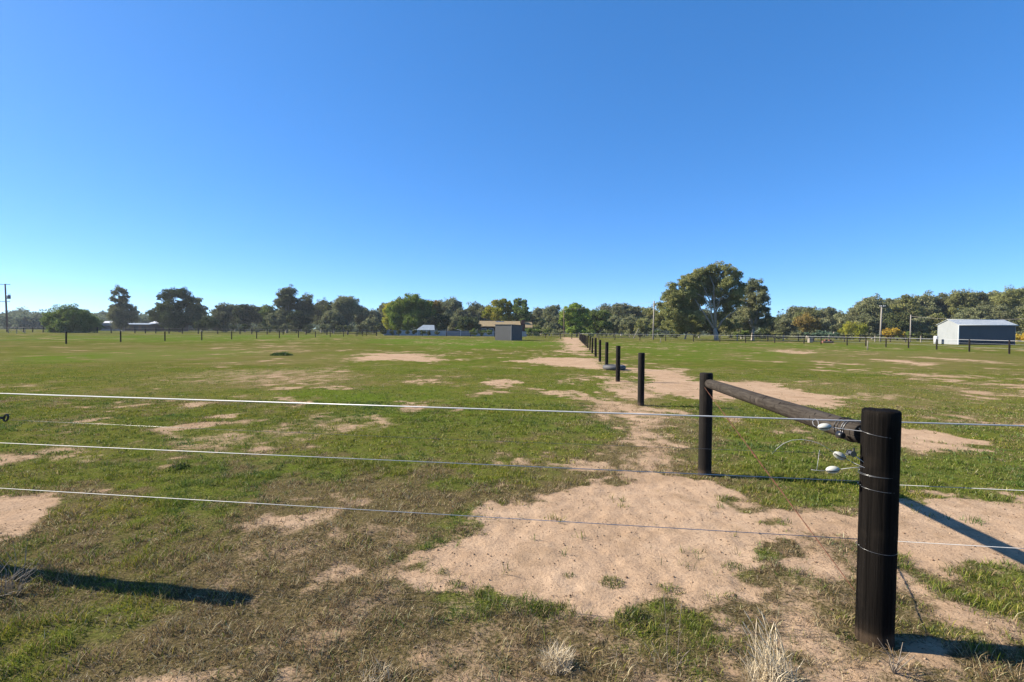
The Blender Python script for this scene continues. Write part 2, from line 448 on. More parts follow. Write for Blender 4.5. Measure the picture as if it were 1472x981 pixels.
def litter(y0, y1, dens):
    """loose straw, stalk bits and debris lying on the ground"""
    x, y = scatter(y0, y1, dens)
    D, R, L = cover(x, y)
    c = fbm(x, y, 3.0, 3, 800)
    k = RNG.random(len(x)) < np.clip(.10 + R * .9 + (c - .55) * 1.2 + 3.0 * D * (1 - D), .03, 1) * np.clip(1.05 - D * 1.0, .03, 1)
    x, y = x[k & clear_of_posts(x, y)], y[k & clear_of_posts(x, y)]
    n = len(x)
    pal = np.array([(.36, .28, .17), (.22, .15, .09), (.10, .07, .045), (.44, .37, .26), (.15, .11, .075)])
    v = blades(x, y, RNG.uniform(.015, .06, n), RNG.uniform(.0015, .004, n) * (1 + y0 * .12), RNG.uniform(.90, 1.0, n), pick(pal, n), gheight(x, y) + .002)
    vv = v[0].reshape(-1, 5, 3)
    vv[:, 2:4, 2] = vv[:, :1, 2] + .3 * (vv[:, 2:4, 2] - vv[:, :1, 2])
    vv[:, 4, 2] = vv[:, 0, 2] + .15 * (vv[:, 4, 2] - vv[:, 0, 2])
    return vv.reshape(-1, 3), v[1], v[2], v[3]
def join_build(name, parts, mat, **kw):
    off = 0; V = []; Fc = []; T = []; C = []
    for v, f, t, c in parts:
        V.append(v); Fc.append(f + off); T.append(t); C.append(c); off += len(v)
    return build_mesh(name, np.concatenate(V), np.concatenate(Fc), np.concatenate(T), mat, color=np.concatenate(C), **kw)
gr = join_build('grass', [make_grass(1.9, 3.6, 8500, .046, .0036, 1), make_grass(3.6, 6.0, 5600, .038, .0050, 2),
                          make_grass(6.0, 11, 2200, .032, .0085, 3), make_grass(10, 24, 420, .024, .014, 4)], BM)
tag(gr, 'short patchy green and straw coloured grass covering the paddock', 'grass', kind='stuff')
lt = join_build('dry_litter', [litter(1.9, 4, 3600), litter(4, 9, 800)], BM)
tag(lt, 'loose straw bits and dead stalks lying on the bare soil', 'litter', kind='stuff')

# clods and pebbles on the bare soil
def clods():
    x, y = scatter(1.9, 7, 320)
    D, R, L = cover(x, y)
    k = (RNG.random(len(x)) < D) & clear_of_posts(x, y); x, y = x[k], y[k]; n = len(x)
    r = .0022 + .008 * RNG.random(n) ** 6
    ph = np.array([(1, 0, 0), (-1, 0, 0), (0, 1, 0), (0, -1, 0), (0, 0, 1), (0, 0, -1)], float)
    v = ph[None] * r[:, None, None] * RNG.uniform(.6, 1.3, (n, 6, 1))
    v[:, :, 2] *= .7
    v += np.stack((x, y, gheight(x, y) + r * .3), 1)[:, None, :]
    tri = np.array([(0, 2, 4), (2, 1, 4), (1, 3, 4), (3, 0, 4), (2, 0, 5), (1, 2, 5), (3, 1, 5), (0, 3, 5)])
    f = ((np.arange(n) * 6)[:, None, None] + tri[None]).ravel()
    c = np.repeat(np.concatenate((pick(np.array([(.33, .22, .14), (.20, .13, .085), (.42, .31, .21), (.28, .18, .12)]), n), np.ones((n, 1))), 1)[:, None], 6, 1)
    return v.reshape(-1, 3), f, np.full(n * 8, 3), c.reshape(-1, 4)
SM = blade_material('soil_clod', 0.0)
cl = join_build('soil_clods', [clods()], SM)
tag(cl, 'small crumbs of tan soil scattered over the bare patch', 'soil', kind='stuff')

# ------------------------------------------------------------------ individual grass plants
def plant(name, label, cat, x, y, n, h, spread, pal, lean=(.2, .8), w=.004, group=None, extra=None):
    r = spread * np.sqrt(RNG.random(n)) ; a = RNG.uniform(0, 2 * PI, n)
    bx, by = r * np.cos(a), r * np.sin(a)
    v, f, t, c = blades(bx, by, h * RNG.uniform(.35, 1.15, n) * (1.05 - .75 * (r / spread) ** 2), w * RNG.uniform(.6, 1.3, n), RNG.uniform(lean[0], lean[1], n), pick(pal, n), np.zeros(n) - .004)
    o = build_mesh(name, v, f, t, BM, color=c)
    o.location = (x, y, float(gheight(np.array([x]), np.array([y]))[0]))
    return tag(o, label, cat, group)
PALE = np.array([(.85, .70, .46), (.68, .54, .34), (.95, .82, .60)])
DKG = np.array([(.045, .085, .018), (.060, .100, .022), (.035, .065, .02)])
BRN = np.array([(.17, .12, .075), (.25, .19, .12), (.11, .08, .05)])
TUFT = 'green grass tufts growing out of the bare soil'
for px, py, lb, n, h, s in [
    (880, 838, 'round green grass tuft in the middle of the bare soil patch', 300, .055, .085),
    (818, 828, 'tiny green grass tuft on bare soil, leftmost of the row of tufts', 90, .035, .045),
    (962, 848, 'low spreading green grass tuft on soil right of the round tuft', 240, .045, .10),
    (655, 843, 'small green grass tuft at the left edge of the bare soil', 150, .045, .07),
    (785, 878, 'green grass tuft below the smallest tuft at the soil edge', 300, .07, .10),
    (1052, 858, 'small flat green grass tuft on the right part of the bare soil', 110, .035, .06),
    (1055, 815, 'grey green grass tuft high on the right side of bare soil', 220, .05, .09),
    (1365, 915, 'dense dark green grass tuft right of the thick black post', 420, .05, .12),
    (1210, 915, 'sparse green tuft left of the foot of the thick black post', 110, .04, .06),
    (910, 888, 'bushy olive green tuft at the bottom edge of the bare soil', 420, .075, .11)]:
    x, y = gnd(px, py)
    plant('grass_tuft', lb, 'grass tuft', x, y, n, h, s, np.concatenate((GREENS, DKG, STRAW[:1])), (.3, .95), .0036, TUFT)
x, y = gnd(800, 955); plant('straw_tuft', 'pale bleached straw tuft at the bottom edge of the photo', 'dry grass', x, y, 520, .13, .08, PALE, (.5, .98), .003)
x, y = gnd(545, 975); plant('straw_tuft', 'small white straw tuft low between green weeds, left of the bleached tuft', 'dry grass', x, y, 160, .09, .09, PALE, (.5, .98), .003)
x, y = gnd(1110, 985)
o = plant('tall_dry_grass', 'tall pale dry grass clump with upright stalks near the thick post', 'dry grass', x, y, 520, .20, .12, PALE, (.25, .95), .0035)
# upright seed stalks of the tall clump and two thin dark ones beside it
def stalks(name, label, x, y, specs, mat, r=.0022):
    b = MB()
    for dx, dy, h, lx, ly in specs:
        pts = [(x + dx, y + dy, -.01), (x + dx + lx * .3, y + dy + ly * .3, h * .45), (x + dx + lx * .65, y + dy + ly * .7, h * .8), (x + dx + lx, y + dy + ly, h)]
        b.tube(pts, [r, r * .9, r * .7, r * .4], 5)
        b.tube([pts[2], Vector(pts[2]) * .5 + Vector(pts[3]) * .5, pts[3]], [r * .8, r * 1.6, r * .4], 5)
        b.tube([pts[1], (pts[1][0] + lx * .4 + .02, pts[1][1] + .01, pts[1][2] + h * .16)], [r * .8, r * .4], 4)
    return tag(b.build(name, mat), label, 'dry grass')
M_straw = simple('bleached_stalk', (.95, .80, .56), (.75, .60, .38), 30, .8, 0, .0004)
M_twig = simple('dead_twig', (.22, .17, .12), (.34, .29, .23), 40, .85, 0, .0004)
for k in range(1):
    stalks('tall_grass_stalk', 'bundle of pale upright grass stalks rising from the tall dry clump', x, y,
           [(RNG.uniform(-.07, .09), RNG.uniform(-.05, .05), RNG.uniform(.16, .33), RNG.uniform(-.16, .05), RNG.uniform(-.05, .05)) for _ in range(30)], M_straw, .0016)
x2, y2 = gnd(960, 965)
stalks('seed_stalk', 'few thin brown seed stalks standing on soil left of the pale clump', x2, y2,
       [(0, 0, .36, -.02, .02), (.05, .02, .33, .02, 0), (-.03, -.02, .16, -.06, .0), (.02, -.03, .12, .07, 0), (-.05, .03, .10, -.05, .03)], M_twig, .0013)
x3, y3 = gnd(1285, 968)
b = MB()
for k in range(9):
    a = RNG.uniform(0, 2 * PI); h = RNG.uniform(.06, .15)
    p0 = Vector((x3, y3, -.005)); p1 = p0 + Vector((math.cos(a) * .03, math.sin(a) * .03, h * .5)); p2 = p0 + Vector((math.cos(a + .5) * .09, math.sin(a + .5) * .05, h))
    b.tube([p0, p1, p2], [.0028, .002, .0012], 5)
    b.tube([p1, p1 + Vector((RNG.uniform(-.06, .06), RNG.uniform(-.03, .03), RNG.uniform(.01, .05)))], [.0016, .0008], 4)
tag(b.build('dead_weed', M_twig), 'grey branching dead weed at the foot of the thick black post', 'weed')
x4, y4 = gnd(15, 855)
b = MB()
for k in range(46):
    a = RNG.uniform(0, 2 * PI); h = RNG.uniform(.05, .30); rr_ = RNG.uniform(0, .1)
    p0 = Vector((x4 - .04 + rr_ * math.cos(a), y4 + rr_ * math.sin(a), -.005)); p1 = p0 + Vector((math.cos(a) * .04, math.sin(a) * .04, h * .6)); p2 = p0 + Vector((math.cos(a + .5) * .13, math.sin(a + .5) * .1, h))
    b.tube([p0, p1, p2], [.0024, .0018, .001], 4)
tag(b.build('dead_weed', M_twig), 'tangled brown dead weed at the left photo edge where the shadow begins', 'weed')
x, y = gnd(405, 511); plant('green_weed', 'dark green bushy weed alone in the left paddock', 'weed', x, y, 900, .26, .62, DKG * 1.5, (.4, .95), .05)
x, y = gnd(258, 674); plant('green_weed', 'small dark green weed below the second wire in the left paddock', 'weed', x, y, 200, .07, .12, DKG, (.5, .97), .012)

# ------------------------------------------------------------------ fence materials
def wood_mat(name, c0, c1, c2, grain=(28, 28, 1.2), rough=.75, base_dirt=False, spec=.3):
    m, nt, out = new_mat(name)
    pos = coords(nt); v = mapping(nt, pos, grain)
    f = noise(nt, 1.6, 8, .7, v, .4); f2 = noise(nt, 4, 4, .6, pos)
    c = mixc(nt, ramp(nt, f, [(.35, 0.), (.65, 1.)]), c0, c1)
    c = mixc(nt, ramp(nt, f2, [(.55, 0.), (.75, .8)]), c, c2)
    cr = ramp(nt, noise(nt, 1.0, 3, .5, mapping(nt, pos, (34, 34, .8)), .2), [(.33, 0.), (.37, 1.)])
    c = mixc(nt, cr, (c0[0] * .3, c0[1] * .3, c0[2] * .3), c)
    if base_dirt:
        s = nt.nodes.new('ShaderNodeSeparateXYZ'); nt.links.new(pos, s.inputs[0])
        w = nt.nodes.new('ShaderNodeMath'); w.operation = 'MULTIPLY_ADD'; nt.links.new(f2, w.inputs[0]); w.inputs[1].default_value = -.1; nt.links.new(s.outputs['Z'], w.inputs[2])
        c = mixc(nt, ramp(nt, w.outputs[0], [(0.0, .35), (.03, .06), (.08, 0.)]), c, (.15, .105, .07))
    principled(nt, out, c, rough, 0, f, .006, .9, spec)
    return m
M_post = wood_mat('creosoted_wood', (.009, .0075, .0065), (.020, .016, .013), (.038, .030, .024), base_dirt=True, spec=.15)
M_main = wood_mat('black_tarred_wood', (.0035, .003, .0028), (.017, .0145, .0125), (.030, .024, .019), grain=(46, 46, .9), base_dirt=True, rough=.8, spec=.04)
M_rail = wood_mat('weathered_dark_wood', (.030, .024, .020), (.085, .074, .062), (.13, .11, .092), grain=(40, 1.4, 40), rough=.9, spec=.08)
M_pale = simple('pale_wood', (.34, .30, .24), (.24, .21, .17), 12, .85, 0, .004)
M_conc = simple('grey_pole', (.30, .27, .23), (.40, .37, .33), 4, .85, 0, .004, (3, 3, .5))
M_wire = simple('galvanised_wire', (.50, .51, .53), (.62, .63, .65), 30, .5, .0, .0001)
M_sight = simple('white_coated_wire', (.66, .67, .69), (.54, .55, .58), 25, .35, 0, .0001)
M_rust = simple('rusty_wire', (.20, .075, .035), (.12, .045, .022), 60, .85, .2, .0006)
M_white = simple('white_plastic', (.72, .71, .62), (.62, .61, .52), 40, .35, 0, .0002)
M_black = simple('black_plastic', (.012, .012, .013), (.03, .03, .032), 30, .4, 0, .0004)
M_steel = simple('grey_steel', (.16, .165, .17), (.26, .265, .27), 60, .35, .7, .0003)

def post_mb(h, r, n=28, seg=14, rough=.02, tilt=0):
    b = MB(); vs = []; fs = []
    zs = [-.25 + (h + .25 - .012) * i / seg for i in range(seg + 1)]
    prof = [(z, 1.0) for z in zs] + [(h - .004, .965), (h, .90)]
    ph = random.uniform(0, 6)
    for z, k in prof:
        for j in range(n):
            th = 2 * PI * j / n
            rr = r * k * (1 + rough * (math.sin(3 * th + ph) * .5 + math.sin(7 * th + 2 * ph) * .3 + math.sin(2 * z + th + ph) * .4) + random.uniform(-.006, .006) + (.03 if z < 0.02 else 0))
            vs.append((rr * math.cos(th), rr * math.sin(th), z + (random.uniform(-.003, .002) if k < 1 else 0)))
    m = len(prof)
    for i in range(m - 1):
        for j in range(n):
            j2 = (j + 1) % n
            fs.append((i * n + j, i * n + j2, (i + 1) * n + j2, (i + 1) * n + j))
    c = len(vs); vs.append((0, 0, h + .003))
    for j in range(n): fs.append(((m - 1) * n + j, (m - 1) * n + (j + 1) % n, c))
    return b.add(vs, fs)
def put(o, loc, rz=0, par=None):
    o.location = loc; o.rotation_euler = (0, 0, rz)
    if par is not None: o.parent = par; o.location = Vector(loc) - Vector(par.location)
    return o
def copy_part(o, loc, rz=0, par=None, s=(1, 1, 1)):
    c = o.copy(); COL.objects.link(c); put(c, loc, rz, par); c.scale = s
    for k in list(c.keys()):
        if k == 'label': del c[k]
    return c

# ------------------------------------------------------------------ foreground fence
XM, YM = 1.905, 2.575           # thick strainer post
XL, YL = -3.47, 3.24            # post just outside the left edge of the photo
dxy = Vector((XM - XL, YM - YL, 0)).normalized()
XR, YR = XM + dxy.x * 5.1, YM + dxy.y * 5.1
ff = empty('wire_fence', (XM, YM, 0), 'foreground fence with thick black post, white top wire and thin steel wires', 'fence')
def rel(o): return adopt(o, ff)
mp = post_mb(1.208, .0845, 48, 30, .012).build('post', M_main, ff, True); tag(mp, 'thick black timber strainer post, nearest to the camera')
mp.rotation_euler = (math.radians(.2), math.radians(.25), 0)
lp = post_mb(1.19, .072).build('post', M_post, None, True); put(lp, (XL, YL, 0), 1, ff)
rp = post_mb(1.17, .072).build('post', M_post, None, True); put(rp, (XR, YR, 0), 2, ff)
def wire(name, pts, r, mat, par, n=6, sag=0, label=None):
    pts = [Vector(p) for p in pts]
    if len(pts) == 2 and sag:
        a, c = pts; pts = [a.lerp(c, t / 12) - Vector((0, 0, sag * 4 * (t / 12) * (1 - t / 12))) for t in range(13)]
    o = MB().tube(pts, r, n).build(name, mat, None, True, origin=pts[0])
    adopt(o, par)
    if label: o['label'] = label
    return o
off = Vector((-dxy.y, dxy.x, 0))       # away from the camera
A = Vector((XL, YL, 0)) + off * .076 - dxy * .3; B = Vector((XM, YM, 0)) + off * .089; Cc = Vector((XR, YR, 0)) + off * .076 + dxy * .2
def zz(v, z): return Vector((v.x, v.y, z))
wire('wire', [zz(A, 1.152), zz(B, 1.130), zz(Cc, 1.130)], .0037, M_sight, ff, 8, label='white coated top wire')
wire('wire', [zz(A, .822), zz(B - dxy * .02, .806)], .0021, M_wire, ff)
wire('wire', [zz(B + dxy * .02, .795), zz(Cc, .79)], .0016, M_wire, ff)
wire('wire', [zz(A, .519), zz(B - dxy * .02, .492)], .0018, M_wire, ff)
wire('wire', [zz(B + dxy * .02, .492), zz(Cc, .49)], .0016, M_wire, ff)
# second wire from the black insulator to the loose end near the post
wire('wire', [at(14, 604, 3.20), at(300, 617, 3.05), at(700, 634, 2.87), at(1080, 648, 2.70), at(1200, 652, 2.66)], .0008, M_steel, ff)
# wraps round the strainer post
def wrap(z0, z1, r=.0018, turns=1, rad=.0868, ph=0):
    n = int(28 * turns) + 1
    return [Vector((XM + rad * math.cos(ph + 2 * PI * turns * k / (n - 1)), YM + rad * math.sin(ph + 2 * PI * turns * k / (n - 1)), z0 + (z1 - z0) * math.sin(PI * k / (n - 1) * 1.0) + .006 * k / n * turns)) for k in range(n)]
for z, ph, tn, amp in [(1.098, PI * .9, 1.0, -.028), (.878, PI * .95, 2.0, -.012), (.808, PI, 1, -.012), (.492, PI, 1, -.012)]:
    wire('wire_wrap', wrap(z, z + amp, turns=tn, ph=ph), .0014 if z > .7 else .0011, M_steel, ff)

def insulator(px, py, Y, ang, label):
    """egg-shaped strain insulator with a groove"""
    c = at(px, py, Y); b = MB(); n, m = 20, 13
    L, W = .036, .0195
    vs = []
    for i in range(m + 1):
        t = i / m; x = -L + 2 * L * t
        r = W * (max(0, 1 - (x / L) ** 2)) ** .62
        for j in range(n):
            th = 2 * PI * j / n
            gr_ = 1 - .62 * math.exp(-((math.sin(th - .3) / .20) ** 2)) * (1 if abs(x) < L * .85 else .3)
            vs.append((x, r * gr_ * math.cos(th), r * gr_ * math.sin(th)))
    fs = [(i * n + j, (i + 1) * n + j, (i + 1) * n + (j + 1) % n, i * n + (j + 1) % n) for i in range(m) for j in range(n)]
    o = b.add(vs, fs).build('insulator', M_white, None, True)
    o.rotation_euler = (.3, ang, -.12); o.location = c; adopt(o, ff); o['label'] = label
    wire('groove_shade_line', [c + Vector((-.033 * math.cos(ang), -.008, .033 * math.sin(ang))), c + Vector((-.018, -.0165, .016 * math.sin(ang) - .002)), c + Vector((0, -.0185, -.004)), c + Vector((.018, -.0165, -.016 * math.sin(ang) - .002)), c + Vector((.033 * math.cos(ang), -.008, -.033 * math.sin(ang)))], .0024, M_black, ff)  # black tube along the front, stands in for the shade in the groove
    return c
i1 = insulator(1185, 614, 2.64, -.12, 'topmost white egg insulator')
i2 = insulator(1207, 655.5, 2.64, .45, 'middle white egg insulator')
i3 = insulator(1197, 675.5, 2.62, -.1, 'lowest white egg insulator')
wire('wire', [at(1193, 614, 2.64), at(1212, 617, 2.62), at(1238, 620, 2.60), at(1252, 624, 2.55)], .0015, M_wire, ff)
wire('wire', [at(1177, 616, 2.64), at(1169, 611, 2.64), at(1168, 606, 2.66), at(1172, 602, 2.68), at(1176, 606, 2.66), at(1177, 613, 2.64)], .0012, M_wire, ff)
wire('wire', [at(1215, 659, 2.64), at(1228, 666, 2.61), at(1244, 673, 2.56)], .0012, M_wire, ff)
wire('wire', [at(1206, 675, 2.62), at(1222, 673, 2.60), at(1243, 671, 2.57)], .0012, M_wire, ff)
wire('wire', [at(1189, 677, 2.62), at(1180, 677, 2.62), at(1166, 675.5, 2.62)], .0012, M_wire, ff)
wire('wire', [at(1178, 647, 2.66), at(1176, 662, 2.64), at(1174, 676, 2.62)], .0008, M_wire, ff)
# springy loose end curling back
wire('wire', [at(*p) for p in [(1200, 652, 2.64), (1190, 645, 2.64), (1178, 638, 2.65), (1166, 634, 2.66), (1152, 632, 2.67), (1138, 633, 2.68), (1126, 638, 2.69), (1117, 645, 2.70), (1110, 653, 2.71)]], .0011, M_wire, ff)
# black insulator of the left post reaching into the frame
bi = MB()
c0 = at(-14, 602, 3.21); c1 = at(6, 601, 3.18)
bi.tube([c0, c0.lerp(c1, .6), c1], [.012, .009, .007], 10)
ring = [c1 + Vector((.012 + .022 * math.cos(t) * .6 + .006 * math.sin(t), 0, .022 * math.sin(t))) for t in [2 * PI * k / 14 for k in range(15)]]
bi.tube(ring, .0055, 8)
o = bi.build('black_insulator', M_black, None, True); adopt(o, ff); o['label'] = 'black hook insulator at the left edge of the photo'
# grey strainer clip left of the thick post
st = MB(); cc = at(1224, 652, 2.60)
st.tube([cc + Vector((0, -.012, 0)), cc + Vector((0, .012, 0))], .012, 14)
st.tube([cc + Vector((0, -.017, 0)), cc + Vector((0, -.013, 0))], .016, 14); st.tube([cc + Vector((0, .013, 0)), cc + Vector((0, .017, 0))], .016, 14)
st.box(cc + Vector((-.014, 0, -.004)), (.022, .02, .010)); st.box(cc + Vector((.012, 0, .020)), (.007, .006, .018))
o = st.build('wire_strainer', M_steel, None); adopt(o, ff); o['label'] = 'small grey ratchet wire strainer'
wire('wire', [cc + Vector((.006, -.005, -.004)), at(1242, 665, 2.57)], .0022, M_sight, ff)

# ------------------------------------------------------------------ central fence line
X2, Y2 = gnd(1014.5, 686); Y2 += .07; X2 += .015
ddir = Vector((.121, 1, 0)).normalized()
cf = empty('post_fence', (X2, Y2, 0), 'line of dark timber posts running away through the middle of the paddock', 'fence')
P2 = post_mb(1.145, .070, 36, 20, .02)
p2 = P2.build('post', M_post, cf, True); p2['label'] = 'dark timber post holding the far end of the rail'
protos = []
tops = [(922.6, 506.7, 582.8), (889, 497, 549), (872.5, 491.9, 530.5), (862.8, 488.9, 519.8), (856.6, 486.8, 511.8), (851.6, 485.5, 507.6), (848.2, 484.3, 504.2)]
locs = []
for px, tp, bp in tops:
    X, Y = gnd(px, bp); locs.append((X, Y))
# regularise spacing while keeping each post on its measured bearing
ylist = [10.8, 15.85, 21.0, 26.1, 31.2, 36.3, 41.4]
plist = [(xat(t[0], y_), y_) for t, y_ in zip(tops, ylist)]
x_, y_ = plist[-1]
while y_ < 88:
    y_ += 5.1; x_ = plist[-1][0] + (y_ - ylist[-1]) * (xat(833, 92) - plist[6][0]) / (92 - ylist[-1]) - 0
    plist.append((plist[6][0] + (y_ - ylist[-1]) * (xat(833, 92) - plist[6][0]) / (92 - ylist[-1]), y_)) if False else None
    locs.append(None)
    protos.append((plist[6][0] + (y_ - ylist[-1]) * (xat(833, 92) - plist[6][0]) / (92 - ylist[-1]), y_))
variants = [post_mb(1.14, .070, 24, 12, .025).build('post', M_post, None, True) for _ in range(3)]
for i, (X, Y) in enumerate(plist + protos):
    if i < 3: put(variants[i], (X, Y, 0), i, cf)
    else: copy_part(variants[i % 3], (X, Y, 0), i * 1.3, cf, (1 + .08 * math.sin(i * 1.9), 1 + .08 * math.sin(i * 1.9), 1 + .035 * math.sin(i * 2.1))).rotation_euler = (.014 * math.sin(i * 3.3), .018 * math.sin(i * 2.7), i * 1.3)
end_post = copy_part(variants[0], (xat(833, 92.5), 92.5, 0), 0, cf, (1.3, 1.3, 1.12)); end_post.data = end_post.data.copy(); end_post.data.materials[0] = M_pale
end_post['label'] = 'pale end post at the far end of the line'

# horizontal brace rail and its rusty stay
r0 = Vector((X2, Y2 - .075, 1.035)); r1 = Vector((XM - .015, YM + .085, 1.060))
rb = MB(); npt = 26; nn = 28; vs = []; fs = []
for i in range(npt):
    t = i / (npt - 1); p = r0.lerp(r1, t); rad = .050 + .008 * t + .0012 * math.sin(9 * t)
    rad *= (.90 if i in (0, npt - 1) else 1)
    tdir = (r1 - r0).normalized(); a_ = tdir.cross(Vector((0, 0, 1))).normalized(); b_ = tdir.cross(a_)
    for k in range(nn):
        th = 2 * PI * k / nn; w_ = rad * (1 + .015 * math.sin(3 * th + 4 * t) + .008 * math.sin(11 * th))
        vs.append(p + (a_ * math.cos(th) + b_ * math.sin(th)) * w_)
for i in range(npt - 1):
    for k in range(nn): fs.append((i * nn + k, i * nn + (k + 1) % nn, (i + 1) * nn + (k + 1) % nn, (i + 1) * nn + k))
fs.append(tuple(range(nn))[::-1]); fs.append(tuple((npt - 1) * nn + k for k in range(nn)))
rail = rb.add(vs, fs).build('brace_rail', M_rail, None, True, origin=r0)
tag(rail, 'dark round timber brace rail spanning from thick black post to smaller post', 'rail')
rl = (r1 - r0)
for f_, rr_ in ((.935, .0615), (.945, .0615), (.960, .062), (.967, .062)):
    p = r0 + rl * f_; tdir = rl.normalized(); a_ = tdir.cross(Vector((0, 0, 1))).normalized(); b_ = tdir.cross(a_)
    pts = [p + (a_ * math.cos(t) + b_ * math.sin(t)) * rr_ for t in [2 * PI * k / 24 for k in range(25)]]
    o = MB().tube(pts, .0024, 6).build('wire_wrap', M_steel if f_ > .95 else M_black, None, True, origin=pts[0]); adopt(o, rail)
kn = at(1212, 626, 2.72)
o = MB().tube([kn + Vector((-.012, 0.02, 0)), kn + Vector((-.010, -.012, 0)), kn + Vector((-.010, -.016, 0))], [.020, .018, .012], 16).build('black_knob', M_black, None, True, origin=kn); adopt(o, rail)
# twisted rusty brace wire
s0 = Vector((X2 - .045, Y2 - .072, .99)); s1 = Vector((XM - .062, YM + .062, .225))
def twist(ph):
    pts = []
    for k in range(90):
        t = k / 89; c = s0.lerp(s1, t); w = .006 * math.sin(PI * min(1, t * 1.0)) * (1.0)
        pts.append(c + Vector((math.cos(ph + t * 70) * w * .5, 0, math.sin(ph + t * 70) * w * .5)))
    return pts
o = MB().tube(twist(0), .0024, 5).build('brace_wire', M_rust, None, True, origin=s0)
tag(o, 'rusty twisted stay wire running diagonally down to the thick post', 'wire')
tw = MB().tube(twist(PI), .0024, 5).build('wire_strand', M_rust, None, True, origin=s0); adopt(tw, o)
o2 = MB().tube([s0.lerp(s1, t) + Vector((.006 * math.cos(t * 900), .0, .008 * math.sin(t * 900))) for t in [.475 + .003 * k for k in range(16)]], .004, 5).build('wire_knot', M_rust, None, True, origin=s0); adopt(o2, o)

# ------------------------------------------------------------------ other fences round the paddock
def fence(name, label, pts, h=1.13, r=.068, wires=((1.05, .006, True),), mat=None, wmat=None, grp='fences around the paddock', pw=12):
    f = empty(name, (pts[0][0], pts[0][1], 0), label, 'fence', grp)
    proto = post_mb(h, r, pw, 4, .02).build('post', mat or M_post, None, True)
    for i, (X, Y) in enumerate(pts):
        if i == 0: put(proto, (X, Y, 0), 0, f)
        else: copy_part(proto, (X, Y, 0), i * 1.7, f, (1, 1, 1 + .03 * math.sin(i * 3.7)))
    for z, rr, white in wires:
        wire('wire', [(X, Y - r, z) for X, Y in pts], rr, M_sight if white else (wmat or M_wire), f, 5)
    return f
Lz = [40, 46, 52.5, 58.3, 63.8, 69.5, 75, 80.5, 86, 91.5, 97, 102.5, 108, 113]
Lp = [-10, 95, 173.4, 237, 290, 333, 369, 401.6, 429, 453.5, 474.7, 493.8, 512, 521]
fence('post_fence', 'row of black posts crossing the left paddock from the left edge', [(xat(p, z), z) for p, z in zip(Lp, Lz)], wires=((1.08, .005, False), (.75, .003, False), (.45, .003, False)))
bl = [(521, 113), (541.5, 120), (573.6, 124), (607.5, 122), (641.7, 119), (676.4, 116), (711, 113), (746, 110), (784, 106), (806, 101), (822, 97), (833, 93.5)]
fence('post_fence', 'far row of dark posts in front of the pale sheet fence', [(xat(p, z), z) for p, z in bl], wires=((1.05, .006, False), (.6, .004, False)))
br = [(833, 93.5), (861, 93), (884, 91), (920, 88.5), (957, 86), (997, 83.5), (1035, 81.5), (1072, 79), (1113.8, 77), (1156, 74.5), (1180.5, 70), (1218, 66), (1245, 62.5), (1274, 59.5), (1306.5, 56), (1347, 51.5), (1394, 46.3), (1451.6, 41.5), (1525, 37)]
fence('post_fence', 'dark posts with white top wire along the back and right of the right paddock', [(xat(p, z), z) for p, z in br], wires=((1.10, .016, True), (.8, .005, False), (.45, .005, False)))
# timber-railed yard behind it
yz = 96
yd = empty('rail_fence', (xat(1150, yz), yz, 0), 'brown timber rail fence in front of the gum trees on the right', 'fence', 'fences around the paddock')
for i, p in enumerate(range(1060, 1350, 22)):
    o = post_mb(1.35, .10, 8, 2, .02).build('post', M_rail if i % 3 else M_pale, None, True) if i < 2 else None
    if i == 0: pr0 = o
    if i == 1: pr1 = o
    tgt = o or copy_part(pr0 if i % 3 == 0 else pr1, (0, 0, 0))
    put(tgt, (xat(p, yz), yz, 0), 0, yd)
for z in (1.25, .75):
    o = MB().box(((xat(1060, yz) + xat(1346, yz)) / 2, yz - .12, z), (xat(1346, yz) - xat(1060, yz), .05, .13)).build('rail', M_rail, None); adopt(o, yd)
# far-left yard
lz = 128
fl = [(-8, lz), (10, lz), (34, lz), (47, lz), (62, lz), (140, lz), (160, lz), (194, lz), (209, lz), (224, lz), (243, lz), (262, lz), (285, lz), (313, lz), (345, lz), (362, lz), (384, lz), (407, lz), (440, lz), (470, lz), (500, lz)]
fence('rail_fence', 'far fence of grey and dark posts below the tall trees on the left', [(xat(p, z), z) for p, z in fl], h=1.45, r=.12, wires=((1.25, .03, False), (.7, .02, False)), wmat=M_pale, pw=8)
gt = MB(); gz = 118
for a0, b0 in (((514, 1.25), (541, 1.25)), ((514, .75), (541, .75)), ((514, .3), (541, .3))):
    gt.tube([(xat(a0[0], gz), gz, a0[1]), (xat(b0[0], gz), gz, b0[1])], .05, 6)
for p in (514, 527, 541): gt.tube([(xat(p, gz), gz, -.05), (xat(p, gz), gz, 1.32)], .07, 6)
tag(gt.build('paddock_gate', M_rail), 'dark low rail gate in the far fence left of the green tree', 'gate')
fz = 108
fg = MB()
for p in (12, 24, 36): fg.tube([(xat(p, fz), fz, -.05), (xat(p, fz), fz, 1.4)], .07, 6)
fg.tube([(xat(12, fz), fz, 1.25), (xat(36, fz), fz, 1.25)], .035, 5); fg.tube([(xat(12, fz), fz, .1), (xat(24, fz), fz, 1.25)], .035, 5)
fg.tube([(xat(36, fz), fz, .1), (xat(24, fz), fz, 1.25)], .035, 5); fg.tube([(xat(12, fz), fz, .7), (xat(36, fz), fz, .7)], .03, 5)
tag(fg.build('rail_gate', M_pale), 'pale rail gate with diagonal braces near the left power pole', 'gate')

